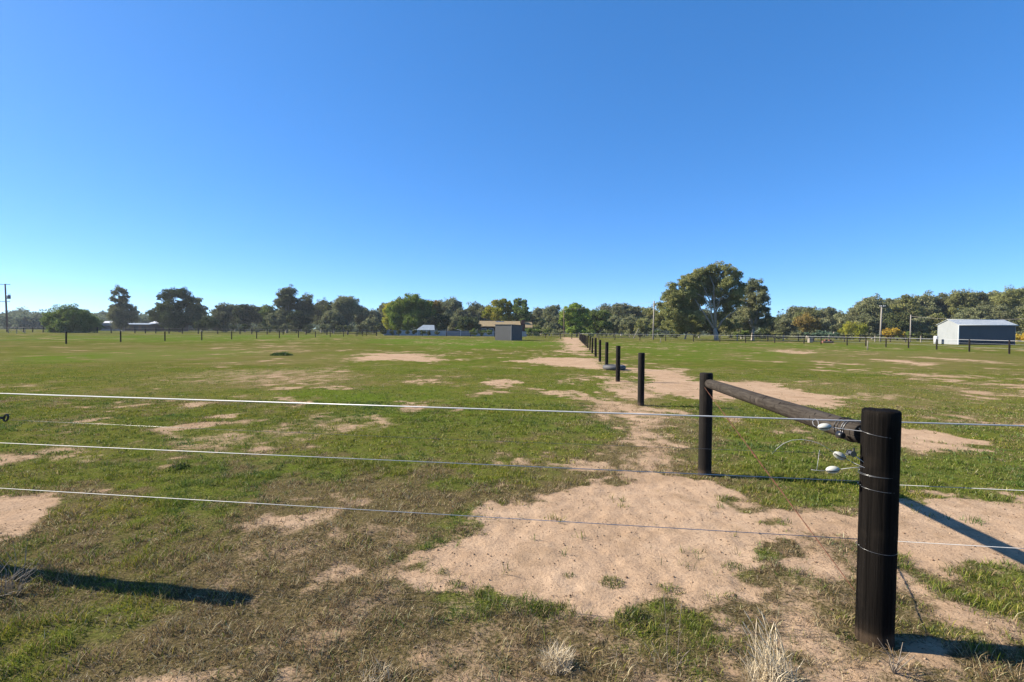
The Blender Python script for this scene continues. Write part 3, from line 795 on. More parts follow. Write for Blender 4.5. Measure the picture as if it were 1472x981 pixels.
# pale stakes standing in the right paddock and other little things
for px, py, tp, lb in [(1247, 503.5, 490, 'pale timber stake standing alone in the right paddock'), (949.5, 493, 486.5, 'short pale stake in grass right of the tall grey pole')]:
    X, Y = gnd(px, py); h = at(px, tp, Y).z
    b = MB().tube([(0, 0, -.1), (0, 0, h * .5), (.01, 0, h * .96), (.01, 0, h)], [.055, .052, .05, .03], 8)
    o = b.build('wooden_stake', M_pale, None, True); o.location = (X, Y, 0)
    tag(o, lb, 'stake', 'pale stakes in the right paddock')
b = MB(); b.tube([at(910.5, 485, 98) - Vector((0, 0, .3)), at(918.3, 472.5, 98)], [.09, .07], 8)
tag(b.build('leaning_pole', M_pale, None, True), 'pale leaning pole in front of the dark trees behind the back fence', 'pole')
# old tyre lying beside the posts
X, Y = gnd(886, 533)
ty = empty('old_tyre', (X, Y + .45, 0), 'grey old tyre lying flat beside the fifth post of the middle line', 'tyre')
def torus(R, r, rz, n=30, m=10, z=.1):
    b = MB(); vs = []
    for i in range(n):
        a = 2 * PI * i / n
        for j in range(m):
            t = 2 * PI * j / m
            k = (1 + .03 * (i % 2)) if math.cos(t) > .3 else 1
            vs.append(((R + r * math.cos(t)) * math.cos(a) * k, (R + r * math.cos(t)) * math.sin(a) * k, z + rz * math.sin(t)))
    return b.add(vs, [(i * m + j, ((i + 1) % n) * m + j, ((i + 1) % n) * m + (j + 1) % m, i * m + (j + 1) % m) for i in range(n) for j in range(m)])
M_tyre = simple('weathered_rubber', (.075, .078, .085), (.13, .13, .135), 9, .75, 0, .004)
torus(.37, .10, .10).build('tyre_wall', M_tyre, ty, True)
o = torus(.30, .012, .012, z=.185).build('tyre_bead', simple('pale_bead', (.30, .30, .31), (.22, .22, .23), 10, .6), ty, True)

# ------------------------------------------------------------------ buildings
def metal_sheet(name, c0, c1, scale=34., axis_='x', rough=.55, metal=.0, dirt=.2):
    m, nt, out = new_mat(name)
    pos = coords(nt)
    w = nt.nodes.new('ShaderNodeTexWave'); w.bands_direction = axis_.upper(); w.inputs['Scale'].default_value = scale / 6.28
    w.inputs['Distortion'].default_value = 0; nt.links.new(pos, w.inputs[0])
    f = noise(nt, 1.3, 6, .65, mapping(nt, pos, (1, 1, .4)))
    c = mixc(nt, ramp(nt, f, [(.3, 0.), (.7, 1.)]), c0, c1)
    principled(nt, out, c, rough, metal, w.outputs['Fac'], .03, .5, .4)
    return m
M_shedL = metal_sheet('light_corrugated_iron', (.40, .43, .44), (.33, .36, .37), 30, 'y')
M_shedR = metal_sheet('pale_roof_iron', (.50, .55, .58), (.42, .47, .50), 30)
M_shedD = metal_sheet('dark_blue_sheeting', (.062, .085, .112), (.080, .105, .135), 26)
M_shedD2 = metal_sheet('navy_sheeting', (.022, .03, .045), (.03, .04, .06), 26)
M_grey = metal_sheet('slate_grey_sheeting', (.10, .103, .105), (.085, .088, .09), 42)
M_greyroof = metal_sheet('slate_roof_sheeting', (.09, .093, .095), (.07, .073, .075), 42)
M_trim = simple('white_trim', (.70, .74, .76), (.60, .64, .67), 5, .5, 0, .001)
M_dark = simple('dark_opening', (.01, .01, .012), (.02, .02, .022), 3, .6)
M_tan = metal_sheet('tan_tile_roof', (.40, .30, .15), (.33, .245, .125), 22, 'x', .8)
M_brick = simple('brown_brick', (.09, .06, .045), (.14, .09, .065), 9, .9, 0, .01)
M_red = simple('red_brick', (.26, .09, .06), (.18, .07, .05), 9, .9, 0, .01)
M_panel = metal_sheet('pale_blue_fence_sheet', (.36, .42, .47), (.30, .36, .41), 18)
M_panelD = metal_sheet('grey_blue_fence_sheet', (.20, .25, .30), (.16, .20, .25), 18)
M_wht = simple('white_painted_sheet', (.74, .76, .78), (.62, .65, .68), 2, .6, 0, .002)
M_glass = simple('window_glass', (.03, .035, .04), (.05, .055, .06), 2, .1)

def quad(name, pts, th, mat, par, org):
    """flat slab through four points, thickened along its normal"""
    p = [Vector(q) - Vector(org) for q in pts]
    n = (p[1] - p[0]).cross(p[2] - p[0]).normalized() * th
    b = MB(); k = len(p)
    b.add(p + [q - n for q in p], [tuple(range(k)), tuple(range(2 * k - 1, k - 1, -1))] + [(i, i + k, (i + 1) % k + k, (i + 1) % k) for i in range(k)])
    return b.build(name, mat, par)
def local(o_, ux, uy):
    return lambda a, b, z: Vector((o_[0] + ux[0] * a + uy[0] * b, o_[1] + ux[1] * a + uy[1] * b, z))
# large shed on the right: gabled, light end wall, dark long front
S0 = (xat(1378, 78.7), 78.7); ux = Vector((.993, -.121)); uy = Vector((.121, .993))
Ls = local((0, 0), ux, uy)
sh = empty('farm_shed', (S0[0], S0[1], 0), 'pale blue roofed farm shed with light end wall and dark blue long front', 'shed')
LS, WS, EH, RH = 8.05, 4.6, 3.15, 3.98
def W_(a, b, z): return Ls(a, b, z)
def wallq(name, pts, mat, th=.06): return quad(name, pts, th, mat, sh, (0, 0, 0))
wallq('end_wall', [W_(0, WS, -.1), W_(0, 0, -.1), W_(0, 0, EH), W_(0, WS / 2, RH - .06), W_(0, WS, EH)], M_shedL)
wallq('end_wall', [W_(LS, 0, -.1), W_(LS, WS, -.1), W_(LS, WS, EH), W_(LS, WS / 2, RH - .06), W_(LS, 0, EH)], M_shedL)
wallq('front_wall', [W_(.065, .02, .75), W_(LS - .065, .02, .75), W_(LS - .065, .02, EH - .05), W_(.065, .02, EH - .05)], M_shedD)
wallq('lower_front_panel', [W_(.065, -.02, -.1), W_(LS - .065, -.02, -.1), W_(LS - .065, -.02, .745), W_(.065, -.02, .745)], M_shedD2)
wallq('back_wall', [W_(LS - .065, WS, -.1), W_(.065, WS, -.1), W_(.065, WS, EH - .05), W_(LS - .065, WS, EH - .05)], M_shedL)
e = .22
rf = wallq('roof', [W_(-.15, -e, EH - .02), W_(LS + .15, -e, EH - .02), W_(LS + .15, WS / 2, RH), W_(-.15, WS / 2, RH)], M_shedR, .05)
wallq('roof', [W_(LS + .15, WS / 2 + .005, RH), W_(LS + .15, WS + e, EH - .02), W_(-.15, WS + e, EH - .02), W_(-.15, WS / 2 + .005, RH)], M_shedR, .05).parent = sh
def tubepart(name, a, b, r, mat, par, n=6): return MB().tube([a, b], r, n).build(name, mat, par, True)
tubepart('gutter', W_(-.15, -e - .06, EH - .08), W_(LS + .15, -e - .06, EH - .08), .06, M_trim, sh)
MB().box(W_(-.02, -.05, EH / 2 - .05), (.12, .12, EH), math.atan2(ux[1], ux[0])).build('corner_trim', M_trim, sh)
tubepart('ridge_cap', W_(-.15, WS / 2, RH + .01), W_(LS + .15, WS / 2, RH + .01), .05, M_trim, sh)
tk = MB(); T = Vector((S0[0], S0[1], 0)) + Vector(W_(-1.0, 3.4, 0))
tk.tube([T - Vector((0, 0, .05)), T + Vector((0, 0, 1.25)), T + Vector((0, 0, 1.3))], [.30, .30, .2], 16)
tag(tk.build('water_drum', M_wht, None, True), 'white drum standing at the left end of the pale shed', 'drum')

# grey box shed in the middle of the field
gs = empty('garden_shed', (*gnd(735, 489.8), 0), 'small slate grey metal shed with flat roof standing alone in grass', 'shed')
a = math.radians(31); ux2 = Vector((-math.cos(a), math.sin(a))); uy2 = Vector((math.sin(a), math.cos(a)))
LG = local((0, 0), ux2, uy2)      # first axis: lit face going left, second: shaded face going right
w1, w2, h1, h2 = 3.05, 3.55, 2.50, 2.42
def gq(name, pts, mat, th=.05): return quad(name, pts, th, mat, gs, (0, 0, 0))
gq('wall', [LG(w1, 0, -.1), LG(0, 0, -.1), LG(0, 0, h1 - .02), LG(w1, 0, h1 - .02)], M_grey)
gq('wall', [LG(.055, .003, -.1), LG(.055, w2, -.1), LG(.055, w2, h2 - .02), LG(.055, .003, h1 - .02)], M_grey)
gq('wall', [LG(0.06, w2, -.1), LG(w1, w2, -.1), LG(w1, w2, h2 - .02), LG(0.06, w2, h2 - .02)], M_grey)
gq('wall', [LG(w1, w2 - .06, -.1), LG(w1, .06, -.1), LG(w1, .06, h1 - .02), LG(w1, w2 - .06, h2 - .02)], M_grey)
gq('roof', [LG(-.08, -.10, h1 + .05), LG(-.08, w2 + .08, h2 + .05), LG(w1 + .08, w2 + .08, h2 + .05), LG(w1 + .08, -.10, h1 + .05)], M_greyroof, .06)
cpz = LG(.0, -.03, h1 / 2)
MB().box(cpz, (.10, .10, h1 + .1), -a).build('corner_trim', simple('grey_trim', (.17, .175, .18), (.14, .145, .15), 4, .6), gs)

# tan-roofed house
hz = 150; hs = empty('house', (xat(720, hz), hz, 0), 'low house with long tan roof and brick chimney behind the grey shed', 'house')
HX = lambda p: xat(p, hz) - xat(720, hz)
x0, x1 = HX(684), HX(749)
def hq(name, pts, mat, th=.1): return quad(name, pts, th, mat, hs, (0, 0, 0))
MB().box(((x0 + x1) / 2, 4, 1.35), (x1 - x0 - 1.2, 7.6, 2.9)).build('wall', M_brick, hs)
er, rr_ = 2.75, 4.45
hq('roof', [(x0, -.5, er), (x1, -.5, er), (x1 - .3, 4, rr_), (x0 + .6, 4, rr_)], M_tan)
hq('roof', [(x1, 8.5, er), (x0, 8.5, er), (x0 + .6, 4.01, rr_), (x1 - .3, 4.01, rr_)], M_tan)
xa, xb = HX(755), HX(766)
MB().box(((xa + xb) / 2, 3.6, 1.3), (xb - xa - .4, 5, 2.7)).build('wall', M_brick, hs)
hq('roof', [(xa, .6, 2.5), (xb, .6, 2.5), (xb - .2, 3.6, 4.2), (xa, 3.6, 4.2)], M_tan)
hq('roof', [(xb, 6.6, 2.5), (xa, 6.6, 2.5), (xa, 3.61, 4.2), (xb - .2, 3.61, 4.2)], M_tan)
MB().box((HX(752), 3, 2.2), (1.1, 1.1, 5.2)).build('chimney', M_red, hs)
for p in (696, 706, 741):
    wn = MB().box((HX(p), .16, 1.5), (1.5, .08, 1.2)).build('window', M_trim, hs)
    MB().box((HX(p), .11, 1.5), (1.3, .06, 1.0)).build('pane', M_glass, wn)
MB().box((HX(718), .15, 4.55 - .4), (2.6, .05, .5)).build('roof_vent', M_wht, hs).location = (0, 3.2, 0)

# pale blue roofed shed behind the sheet fence
wz = 136; ws_ = empty('pale_shed', (xat(610, wz), wz, 0), 'pale blue hipped roof shed below the big green tree', 'shed')
WX = lambda p: xat(p, wz) - xat(610, wz)
zt, ze = at(610, 467.3, wz).z, 1.5
MB().box(((WX(600) + WX(624)) / 2, 2.5, .6), (WX(624) - WX(600), 4.6, 1.9)).build('wall', M_panel, ws_)
quad('roof', [(WX(598), -.1, ze), (WX(625), -.1, ze), (WX(622), 2.5, zt), (WX(606), 2.5, zt)], .08, M_panel, ws_, (0, 0, 0))
quad('roof', [(WX(625), 5.2, ze), (WX(598), 5.2, ze), (WX(606), 2.51, zt), (WX(622), 2.51, zt)], .08, M_panel, ws_, (0, 0, 0))
quad('roof', [(WX(598), 5.2, ze), (WX(598), -.1, ze), (WX(606), 2.5, zt)], .05, M_panel, ws_, (0, 0, 0))
# sheet fence
pf = empty('sheet_fence', (xat(563, 132), 132, 0), 'long pale blue metal sheet fence behind the far posts and small shrubs', 'fence', 'fences around the paddock')
ed = [(552, 575), (575.2, 600), (600.2, 627), (627.2, 640), (640.2, 662), (662.2, 684), (684.2, 703), (703.2, 711), (751, 757)]
for i, (a0, b0) in enumerate(ed):
    xa, xb = xat(a0, 131) - pf.location.x, xat(b0, 131) - pf.location.x
    MB().box(((xa + xb) / 2, -1, .62), (xb - xa - .05, .08, 1.45)).build('panel', M_panelD if i in (0, 5, 4) else M_panel, pf)
    MB().box((xa, -1.08, .66), (.12, .1, 1.55)).build('post', M_trim, pf)
# carport
cz = 138; cp = empty('carport', (xat(652, cz), cz, 0), 'white flat carport roof above the sheet fence', 'carport')
KX = lambda p: xat(p, cz) - xat(652, cz)
zc = at(652, 473.6, cz).z
quad('roof', [(KX(643.5), 0, zc), (KX(656), 0, zc), (KX(662), 0, zc - .35), (KX(662), 5, zc - .35), (KX(656), 5, zc), (KX(643.5), 5, zc)], .22, M_wht, cp, (0, 0, 0))
for p in (644.5, 652, 660.5):
    for yy in (.3, 4.7): MB().tube([(KX(p), yy, -.1), (KX(p), yy, zc - (.5 if p > 656 else .2))], .06, 6).build('post', M_dark, cp)
# far-left farm buildings
def long_shed(name, label, p0, p1, Y, ytop, yeave, ww, mr, mw, depth=9):
    r = empty(name, (xat((p0 + p1) / 2, Y), Y, 0), label, 'building', 'farm buildings on the far left')
    x0, x1 = xat(p0, Y) - r.location.x, xat(p1, Y) - r.location.x
    zt_, ze_ = at((p0 + p1) / 2, ytop, Y).z, at((p0 + p1) / 2, yeave, Y).z
    MB().box(((x0 + x1) / 2, depth / 2, (ze_ - .1) / 2), (x1 - x0 - .6, depth - .6, ze_ + .0)).build('wall', mw, r)
    quad('roof', [(x0, 0, ze_), (x1, 0, ze_), (x1, depth / 2, zt_), (x0, depth / 2, zt_)], .12, mr, r, (0, 0, 0))
    quad('roof', [(x1, depth, ze_), (x0, depth, ze_), (x0, depth / 2 + .01, zt_), (x1, depth / 2 + .01, zt_)], .12, mr, r, (0, 0, 0))
    for k in range(ww):
        xx = x0 + (x1 - x0) * (k + .7) / (ww + .4)
        MB().box((xx, .26, ze_ * .45), (1.8, .06, 1.4)).build('window', M_dark, r)
    return r
long_shed('low_farm_building', 'long low blue grey building between round bush and slender tree', 139, 173, 200, 461.8, 464.5, 5, M_wht, M_panelD)
long_shed('low_farm_building', 'bright white roofed building left of the dark broad tree', 212, 252, 205, 461.6, 465.5, 4, M_wht, M_brick)
long_shed('low_farm_building', 'low brown building under the slender gum tree', 176, 214, 198, 464.5, 466.5, 3, M_panel, M_brick)
# little sheds / tank / box behind right fence
b = MB(); X = xat(1165, 84); b.box((X, 84, .92), (1.1, .9, .10)).box((X, 84, .43), (.6, .6, .86))
tag(b.build('white_trough_box', M_pale), 'small pale box with flat lid behind the right back fence', 'box')
b = MB(); X = xat(1190, 82)
for k in range(5): b.box((X + (k - 2) * .35, 82, .175 + .1 * (k % 2)), (.33, .4, .35 + .2 * (k % 2)))
tag(b.build('red_crate_stack', M_red), 'reddish brown stack beside the small pale box at the back fence', 'crates')

# ------------------------------------------------------------------ power poles and cables
M_polew = simple('brown_pole_wood', (.17, .10, .075), (.24, .15, .11), 5, .85, 0, .004, (3, 3, .4))
def pole(px, pt, pb, Y, r, label, mat, arms=(), transformer=False, lean=0):
    X = xat(pb and px[1], Y); top = at(px[0], pt, Y)
    o = empty('power_pole', (X, Y, 0), label, 'power pole', 'power poles around the paddock')
    tl = top - Vector((X, Y, 0))
    MB().tube([(0, 0, -.3), tl * .5, tl], [r, r * .85, r * .7], 12).build('pole', mat, o, True)
    for (dz, hw) in arms:
        c = tl * (1 - dz / tl.z)
        ca = MB().box(c + Vector((0, -r - .06, 0)), (2 * hw, .1, .13)).build('crossarm', mat, o)
        for k in (-.9, -.35, .35, .9):
            MB().tube([c + Vector((k * hw, -r - .06, .065)), c + Vector((k * hw, -r - .06, .16)), c + Vector((k * hw, -r - .06, .28))], [.035, .07, .04], 8).build('insulator', M_wht, ca, True)
    if transformer:
        c = tl * .73 + Vector((.95, 0, 0))
        tr = MB().tube([c - Vector((0, 0, .65)), c - Vector((0, 0, .6)), c + Vector((0, 0, .45)), c + Vector((0, 0, .5))], [.3, .42, .42, .3], 14).build('transformer', M_steel, o, True)
        MB().box(c + Vector((-.5, 0, 0)), (.6, .1, .12)).build('bracket', M_steel, tr)
        for k in (-.2, .1, .35): MB().tube([c + Vector((k, 0, .5)), c + Vector((k * 1.5, 0, 1.0))], .04, 6).build('bushing', M_steel, tr)
    return o, top
pa, ta = pole((7.3, 10.8), 408.5, 474, 150, .28, 'tall brown power pole with transformer at the left edge', M_polew, ((.15, 1.9), (5.3, 1.5)), True)
pb_, tb = pole((810.6, 810.8), 443, 484, 125, .12, 'thin pole behind the far end of the middle post line', M_polew)
pc, tc = pole((940.5, 939), 432.8, 488, 100, .17, 'tall bare grey pole left of the big spreading gum tree', M_conc)
pd_, td = pole((1267.5, 1265.5), 440, 491, 99, .17, 'grey power pole with short crossarm in front of the gum trees', M_conc, ((.2, .55),))
pe, te = pole((1309.3, 1308.8), 452.7, 491, 97, .12, 'shorter thin pole left of the pale blue roofed shed', M_conc)
def cable(label, a, b, sag, r=.03, name='power_cable'):
    pts = [Vector(a).lerp(Vector(b), t / 16) - Vector((0, 0, sag * 4 * (t / 16) * (1 - t / 16))) for t in range(17)]
    return tag(MB().tube(pts, r, 5).build(name, M_conc, None, True, origin=pts[0]), label, 'cable')
cable('pale service cable running right from the shorter thin pole above the shed', te - Vector((0, 0, .3)), at(1600, 448, 70), .9, .022)
cable('thin dark cable between the thin pole and the tall bare grey pole', tb - Vector((0, 0, .2)), tc - Vector((0, 0, .15)), .5, .014)

# ------------------------------------------------------------------ trees
def leaf_material(name, cols, transl=.30):
    m, nt, out = new_mat(name)
    a = nt.nodes.new('ShaderNodeAttribute'); a.attribute_name = 'col'
    sep = nt.nodes.new('ShaderNodeSeparateColor'); nt.links.new(a.outputs['Color'], sep.inputs[0])
    oi = nt.nodes.new('ShaderNodeObjectInfo')
    c = mixc(nt, sep.outputs[0], cols[0], cols[1])
    c = mixc(nt, ramp(nt, sep.outputs[1], [(.72, 0.), (.95, 1.)]), c, cols[2])
    hsv = nt.nodes.new('ShaderNodeHueSaturation'); nt.links.new(c, hsv.inputs['Color'])
    mr = nt.nodes.new('ShaderNodeMapRange'); mr.inputs['To Min'].default_value = 1.15; mr.inputs['To Max'].default_value = 1.7
    nt.links.new(oi.outputs['Random'], mr.inputs[0]); nt.links.new(mr.outputs[0], hsv.inputs['Value'])
    d = nt.nodes.new('ShaderNodeBsdfDiffuse'); nt.links.new(hsv.outputs[0], d.inputs[0])
    t = nt.nodes.new('ShaderNodeBsdfTranslucent'); nt.links.new(hsv.outputs[0], t.inputs[0])
    mx = nt.nodes.new('ShaderNodeMixShader'); mx.inputs[0].default_value = transl
    nt.links.new(d.outputs[0], mx.inputs[1]); nt.links.new(t.outputs[0], mx.inputs[2])
    nt.links.new(mx.outputs[0], out.inputs['Surface'])
    return m
LM = {
 'gum': leaf_material('gum_leaves', ((.050, .060, .030), (.125, .130, .066), (.17, .155, .085))),
 'olive': leaf_material('olive_gum_leaves', ((.062, .072, .026), (.132, .134, .052), (.165, .145, .065))),
 'dark': leaf_material('dark_leaves', ((.026, .036, .014), (.062, .072, .030), (.095, .088, .038)), .15),
 'bright': leaf_material('bright_green_leaves', ((.060, .092, .018), (.135, .175, .036), (.19, .19, .045))),
 'green': leaf_material('mid_green_leaves', ((.045, .070, .018), (.105, .132, .036), (.14, .145, .05))),
 'maple': leaf_material('yellowing_leaves', ((.12, .135, .020), (.21, .205, .030), (.25, .18, .03))),
 'yellow': leaf_material('yellow_leaves', ((.17, .14, .022), (.25, .175, .028), (.22, .12, .02))),
 'orange': leaf_material('orange_leaves', ((.09, .075, .025), (.15, .105, .032), (.10, .09, .03))),
 'far': leaf_material('haze_tinted_leaves', ((.060, .078, .050), (.085, .100, .062), (.09, .10, .07))),  # bluish haze of distance painted into the leaf colours
 'blue': leaf_material('blue_green_leaves', ((.055, .085, .055), (.080, .110, .070), (.07, .10, .06))),
}
M_bark = simple('pale_gum_bark', (.46, .42, .36), (.30, .25, .20), 5, .85, 0, .01, (3, 3, .6))
M_barkd = simple('dark_bark', (.10, .08, .06), (.16, .13, .10), 6, .9, 0, .02, (3, 3, .6))

def crown_arrays(lobes, leaf, dens, squash=.8, droop=0):
    V = []; C = []
    for (cx, cy, cz, r) in lobes:
        r = r * 1.22
        n = int(4 * PI * r * r / (leaf * leaf) * dens * 1.5)
        n = max(40, min(n, 5200))
        # sub-clumps on the lobe so its outline is uneven
        k = max(9, int(13 + r * 3))
        cd = RNG.normal(size=(k, 3)); cd /= np.linalg.norm(cd, axis=1)[:, None]; cd[:, 2] = cd[:, 2] * .95 + .12
        which = RNG.integers(0, k, n)
        d = RNG.normal(size=(n, 3)); d /= np.linalg.norm(d, axis=1)[:, None]
        rr = (RNG.random(n) ** .45)[:, None]
        p = cd[which] * r * RNG.uniform(.30, .98, (k, 1))[which] + d * rr * r * RNG.uniform(.26, .50, (k, 1))[which]
        p[:, 2] *= squash
        if droop: p[:, 2] -= droop * RNG.random(n) ** 2 * r * 1.2
        p += np.array([cx, cy, cz])
        u = RNG.normal(size=(n, 3)); u /= np.linalg.norm(u, axis=1)[:, None]
        w = np.cross(u, RNG.normal(size=(n, 3))); w /= np.linalg.norm(w, axis=1)[:, None]
        s = leaf * RNG.uniform(.5, 1.25, n)[:, None]
        if droop: u = u * .4 + np.array([0, 0, -1.]);  s = s * .9
        q_ = np.stack((p - u * s * .75, p - w * s * .36, p + u * s * .75, p + w * s * .36), 1)
        V.append(q_)
        tone = np.clip(RNG.uniform(-.1, 1.1, k)[which] * .7 + RNG.uniform(0, .3) + RNG.normal(0, .25, n), 0, 1); sp = RNG.random(n) * .6 + RNG.random() * .4
        c = np.stack((tone, sp, RNG.random(n), np.ones(n)), 1)
        C.append(np.repeat(c[:, None, :], 4, 1))
    V = np.concatenate(V); C = np.concatenate(C); n = len(V)
    return V.reshape(-1, 3), np.arange(n * 4), np.full(n, 4), C.reshape(-1, 4)

def tree(name, label, cat, px, Y, lobes, mat, trunk='fork', bark=None, leaf=None, dens=1.25, squash=.8, group=None, droop=0, tr_r=None, limbs=None, cat_group=None):
    """lobes in metres relative to the trunk foot"""
    X = xat(px, Y)
    root = empty(name, (X, Y, 0), label, cat, group)
    leaf = leaf or max(.14, Y * .0019)
    v, f, t, c = crown_arrays(lobes, leaf, dens, squash, droop)
    v[:, 2] = np.maximum(v[:, 2], .02)
    build_mesh('crown', v, f, t, LM[mat], root, color=c)
    b = MB()
    H_ = max(l[2] for l in lobes); r = tr_r or max(.12, H_ * .028)
    if limbs:
        for pts, rads in limbs: b.tube(pts, rads, 8)
    elif trunk:
        ztop = np.mean([l[2] for l in lobes]) * .62
        fork = Vector((random.uniform(-.3, .3), 0, ztop * .55))
        b.tube([(0, 0, -.3), (0, 0, .15), fork * .6, fork], [r * 1.4, r * 1.1, r * .9, r * .8], 8)
        ls = sorted(lobes, key=lambda l: -l[3])[:min(7, len(lobes))]
        for (lx, ly, lz, lr) in ls:
            tgt = Vector((lx, ly, lz))
            mid = fork.lerp(tgt, .5) + Vector((lx * .08, 0, -.08 * lz + random.uniform(-.2, .3)))
            b.tube([fork * .92, mid, tgt], [r * .5, r * .33, r * .12], 6)
    if b.v: b.build('trunk', bark or (M_bark if mat in ('gum', 'olive') else M_barkd), root, True)
    return root
def px_lobes(px0, Y, pl, depth=.8, seed=0):
    """lobes measured on the photo (x, y, radius in photo pixels) -> metres round the foot"""
    X = xat(px0, Y); out = []
    rs = random.Random(seed)
    for (x, y, r) in pl:
        p = at(x, y, Y); R_ = r * Y / F
        out.append((p.x - X, rs.uniform(-1, 1) * depth * R_, p.z, R_))
        out.append((p.x - X + rs.uniform(-.4, .4) * R_, rs.choice((-1, 1)) * R_ * rs.uniform(.7, 1.3), p.z - .2 * R_, R_ * .8))
    return out
def auto_lobes(w, h, zb, n=16, seed=0, style='gum'):
    rs = random.Random(seed); out = []
    zc, hz_ = (h + zb) / 2, (h - zb) / 2
    tilt = rs.uniform(-.15, .15)
    for i in range(n):
        while True:
            a, b_, c = rs.uniform(-1, 1), rs.uniform(-1, 1), rs.uniform(-1, 1)
            d = math.sqrt(a * a + b_ * b_ + c * c)
            if .25 < d < .86: break
        rr = min(w / 2, hz_) * rs.uniform(.34, .56) * (1.0 if style != 'gum' else .9)
        wid = 1.0 - .35 * max(0, c) + (.0 if style == 'gum' else .0)
        out.append((a * (w / 2 - rr * .5) * wid + tilt * c * w / 2, b_ * (w / 2 - rr * .5), zc + c * (hz_ - rr * .4), rr))
    return out

# --- prominent single trees
tree('round_bush', 'wide round green bush alone at the left behind the first black post', 'bush', 103, 128,
     px_lobes(103, 128, [(102, 449, 11), (88, 454, 11), (117, 453, 11), (76, 461, 10), (129, 460, 9), (95, 463, 14), (112, 464, 14), (124, 468, 9), (80, 469, 9), (103, 470, 12), (70, 466, 6), (72, 474, 7), (84, 474, 8), (96, 475, 8), (110, 475, 8), (122, 474, 8), (133, 471, 7)], 1.0, 3), 'green', trunk=None, dens=1.6)
tree('slender_gum', 'slender tall gum tree with stacked clumps beside the round bush', 'tree', 177, 185,
     px_lobes(177, 185, [(171, 417, 6), (166, 421, 4), (178, 420, 4), (182, 427, 5), (168, 430, 6), (177, 433, 6), (174, 439, 7), (165, 447, 8), (183, 442, 7), (187, 450, 7), (174, 452, 11), (162, 450, 6), (178, 462, 10), (188, 458, 7), (176, 469, 7)], .9, 4), 'gum', dens=1.3)
tree('broad_dark_tree', 'broad dense dark tree with rounded top left of the tree row', 'tree', 258, 170,
     px_lobes(258, 170, [(243, 423, 8), (236, 428, 5), (256, 421, 7), (266, 423, 8), (273, 431, 7), (229, 443, 8), (224, 451, 6), (241, 440, 10), (258, 438, 12), (272, 445, 11), (236, 455, 11), (252, 457, 15), (272, 458, 13), (286, 462, 12), (262, 468, 11), (245, 467, 9)], .9, 5), 'dark', dens=1.6)
tree('low_dark_bush', 'low wide dark bush at the right foot of the broad dark tree', 'bush', 300, 160,
     px_lobes(300, 160, [(292, 466, 9), (304, 466, 9), (311, 469, 6), (284, 469, 7)], .8, 6), 'dark', trunk=None, dens=1.6)
tree('thin_gum', 'thin lacy gum tree behind the right side of the broad dark tree', 'tree', 290, 190,
     px_lobes(290, 190, [(287, 432, 5), (284, 440, 6), (292, 444, 5), (298, 443, 3), (290, 452, 6)], .9, 7), 'gum', dens=1.0)
tree('big_green_tree', 'big rounded bright green tree above the pale blue shed', 'tree', 590, 150,
     px_lobes(590, 150, [(586, 434, 9), (600, 433, 9), (575, 440, 9), (567, 448, 8), (580, 448, 12), (597, 446, 13), (611, 441, 9), (573, 458, 10), (588, 460, 13), (604, 458, 13), (616, 452, 10), (570, 467, 8), (584, 470, 9)], .9, 8), 'bright', dens=1.7, squash=.95)
tree('yellow_tree', 'bright yellow autumn tree at the left side of the big green tree', 'tree', 561, 156,
     px_lobes(561, 156, [(560, 440, 6), (566, 438, 5), (556, 447, 6), (562, 452, 7), (558, 460, 6), (566, 462, 6), (559, 469, 5), (567, 472, 5)], .9, 9), 'maple', dens=1.5)
tree('golden_tree', 'small golden topped tree peeping over the big green tree', 'tree', 563, 168,
     px_lobes(563, 168, [(563, 438, 4), (569, 440, 4), (557, 443, 4)], .9, 19), 'yellow', dens=1.5)
tree('orange_tree', 'orange tinged tree at the right side of the big green tree', 'tree', 622, 156,
     px_lobes(622, 156, [(618, 436, 6), (627, 438, 6), (622, 446, 9), (633, 446, 6), (614, 456, 9), (628, 457, 10), (636, 463, 7), (622, 468, 9)], .9, 10), 'orange', dens=1.5)
tree('dark_round_tree', 'dark rounded tree standing directly behind the carport', 'tree', 634, 147,
     px_lobes(634, 147, [(628, 458, 9), (638, 461, 8), (624, 468, 8), (634, 469, 8), (617, 462, 7)], .9, 11), 'dark', dens=1.6)
tree('maple_tree', 'yellow green round tree behind the left part of the tan roof', 'tree', 718, 165,
     px_lobes(718, 165, [(722, 434, 6), (713, 436, 6), (730, 437, 5), (706, 445, 8), (719, 445, 10), (731, 446, 8), (698, 453, 6), (711, 455, 9), (724, 457, 9), (735, 457, 6)], .9, 12), 'maple', dens=1.6)
tree('green_maple_tree', 'darker tree with pointed yellow tip right of the yellow green one', 'tree', 747, 163,
     px_lobes(747, 163, [(745, 433, 6), (752, 437, 6), (741, 442, 7), (750, 446, 9), (756, 450, 6), (742, 455, 8), (752, 459, 8)], .9, 13), 'green', dens=1.6)
tree('garden_tree', 'small dark round tree at the left end of the tan roof', 'tree', 674, 138,
     px_lobes(674, 138, [(668, 463, 8), (678, 463, 8), (665, 469, 7), (676, 470, 8), (686, 469, 5)], .9, 14), 'dark', dens=1.6)
tree('rounded_green_tree', 'green round headed tree left of the thin pole and end of the post line', 'tree', 829, 130,
     px_lobes(829, 130, [(829, 442, 8), (820, 445, 7), (838, 446, 7), (812, 453, 8), (827, 453, 11), (841, 454, 8), (815, 464, 9), (830, 465, 11), (843, 464, 7), (823, 473, 8), (836, 474, 7)], .9, 15), 'bright', dens=1.6)
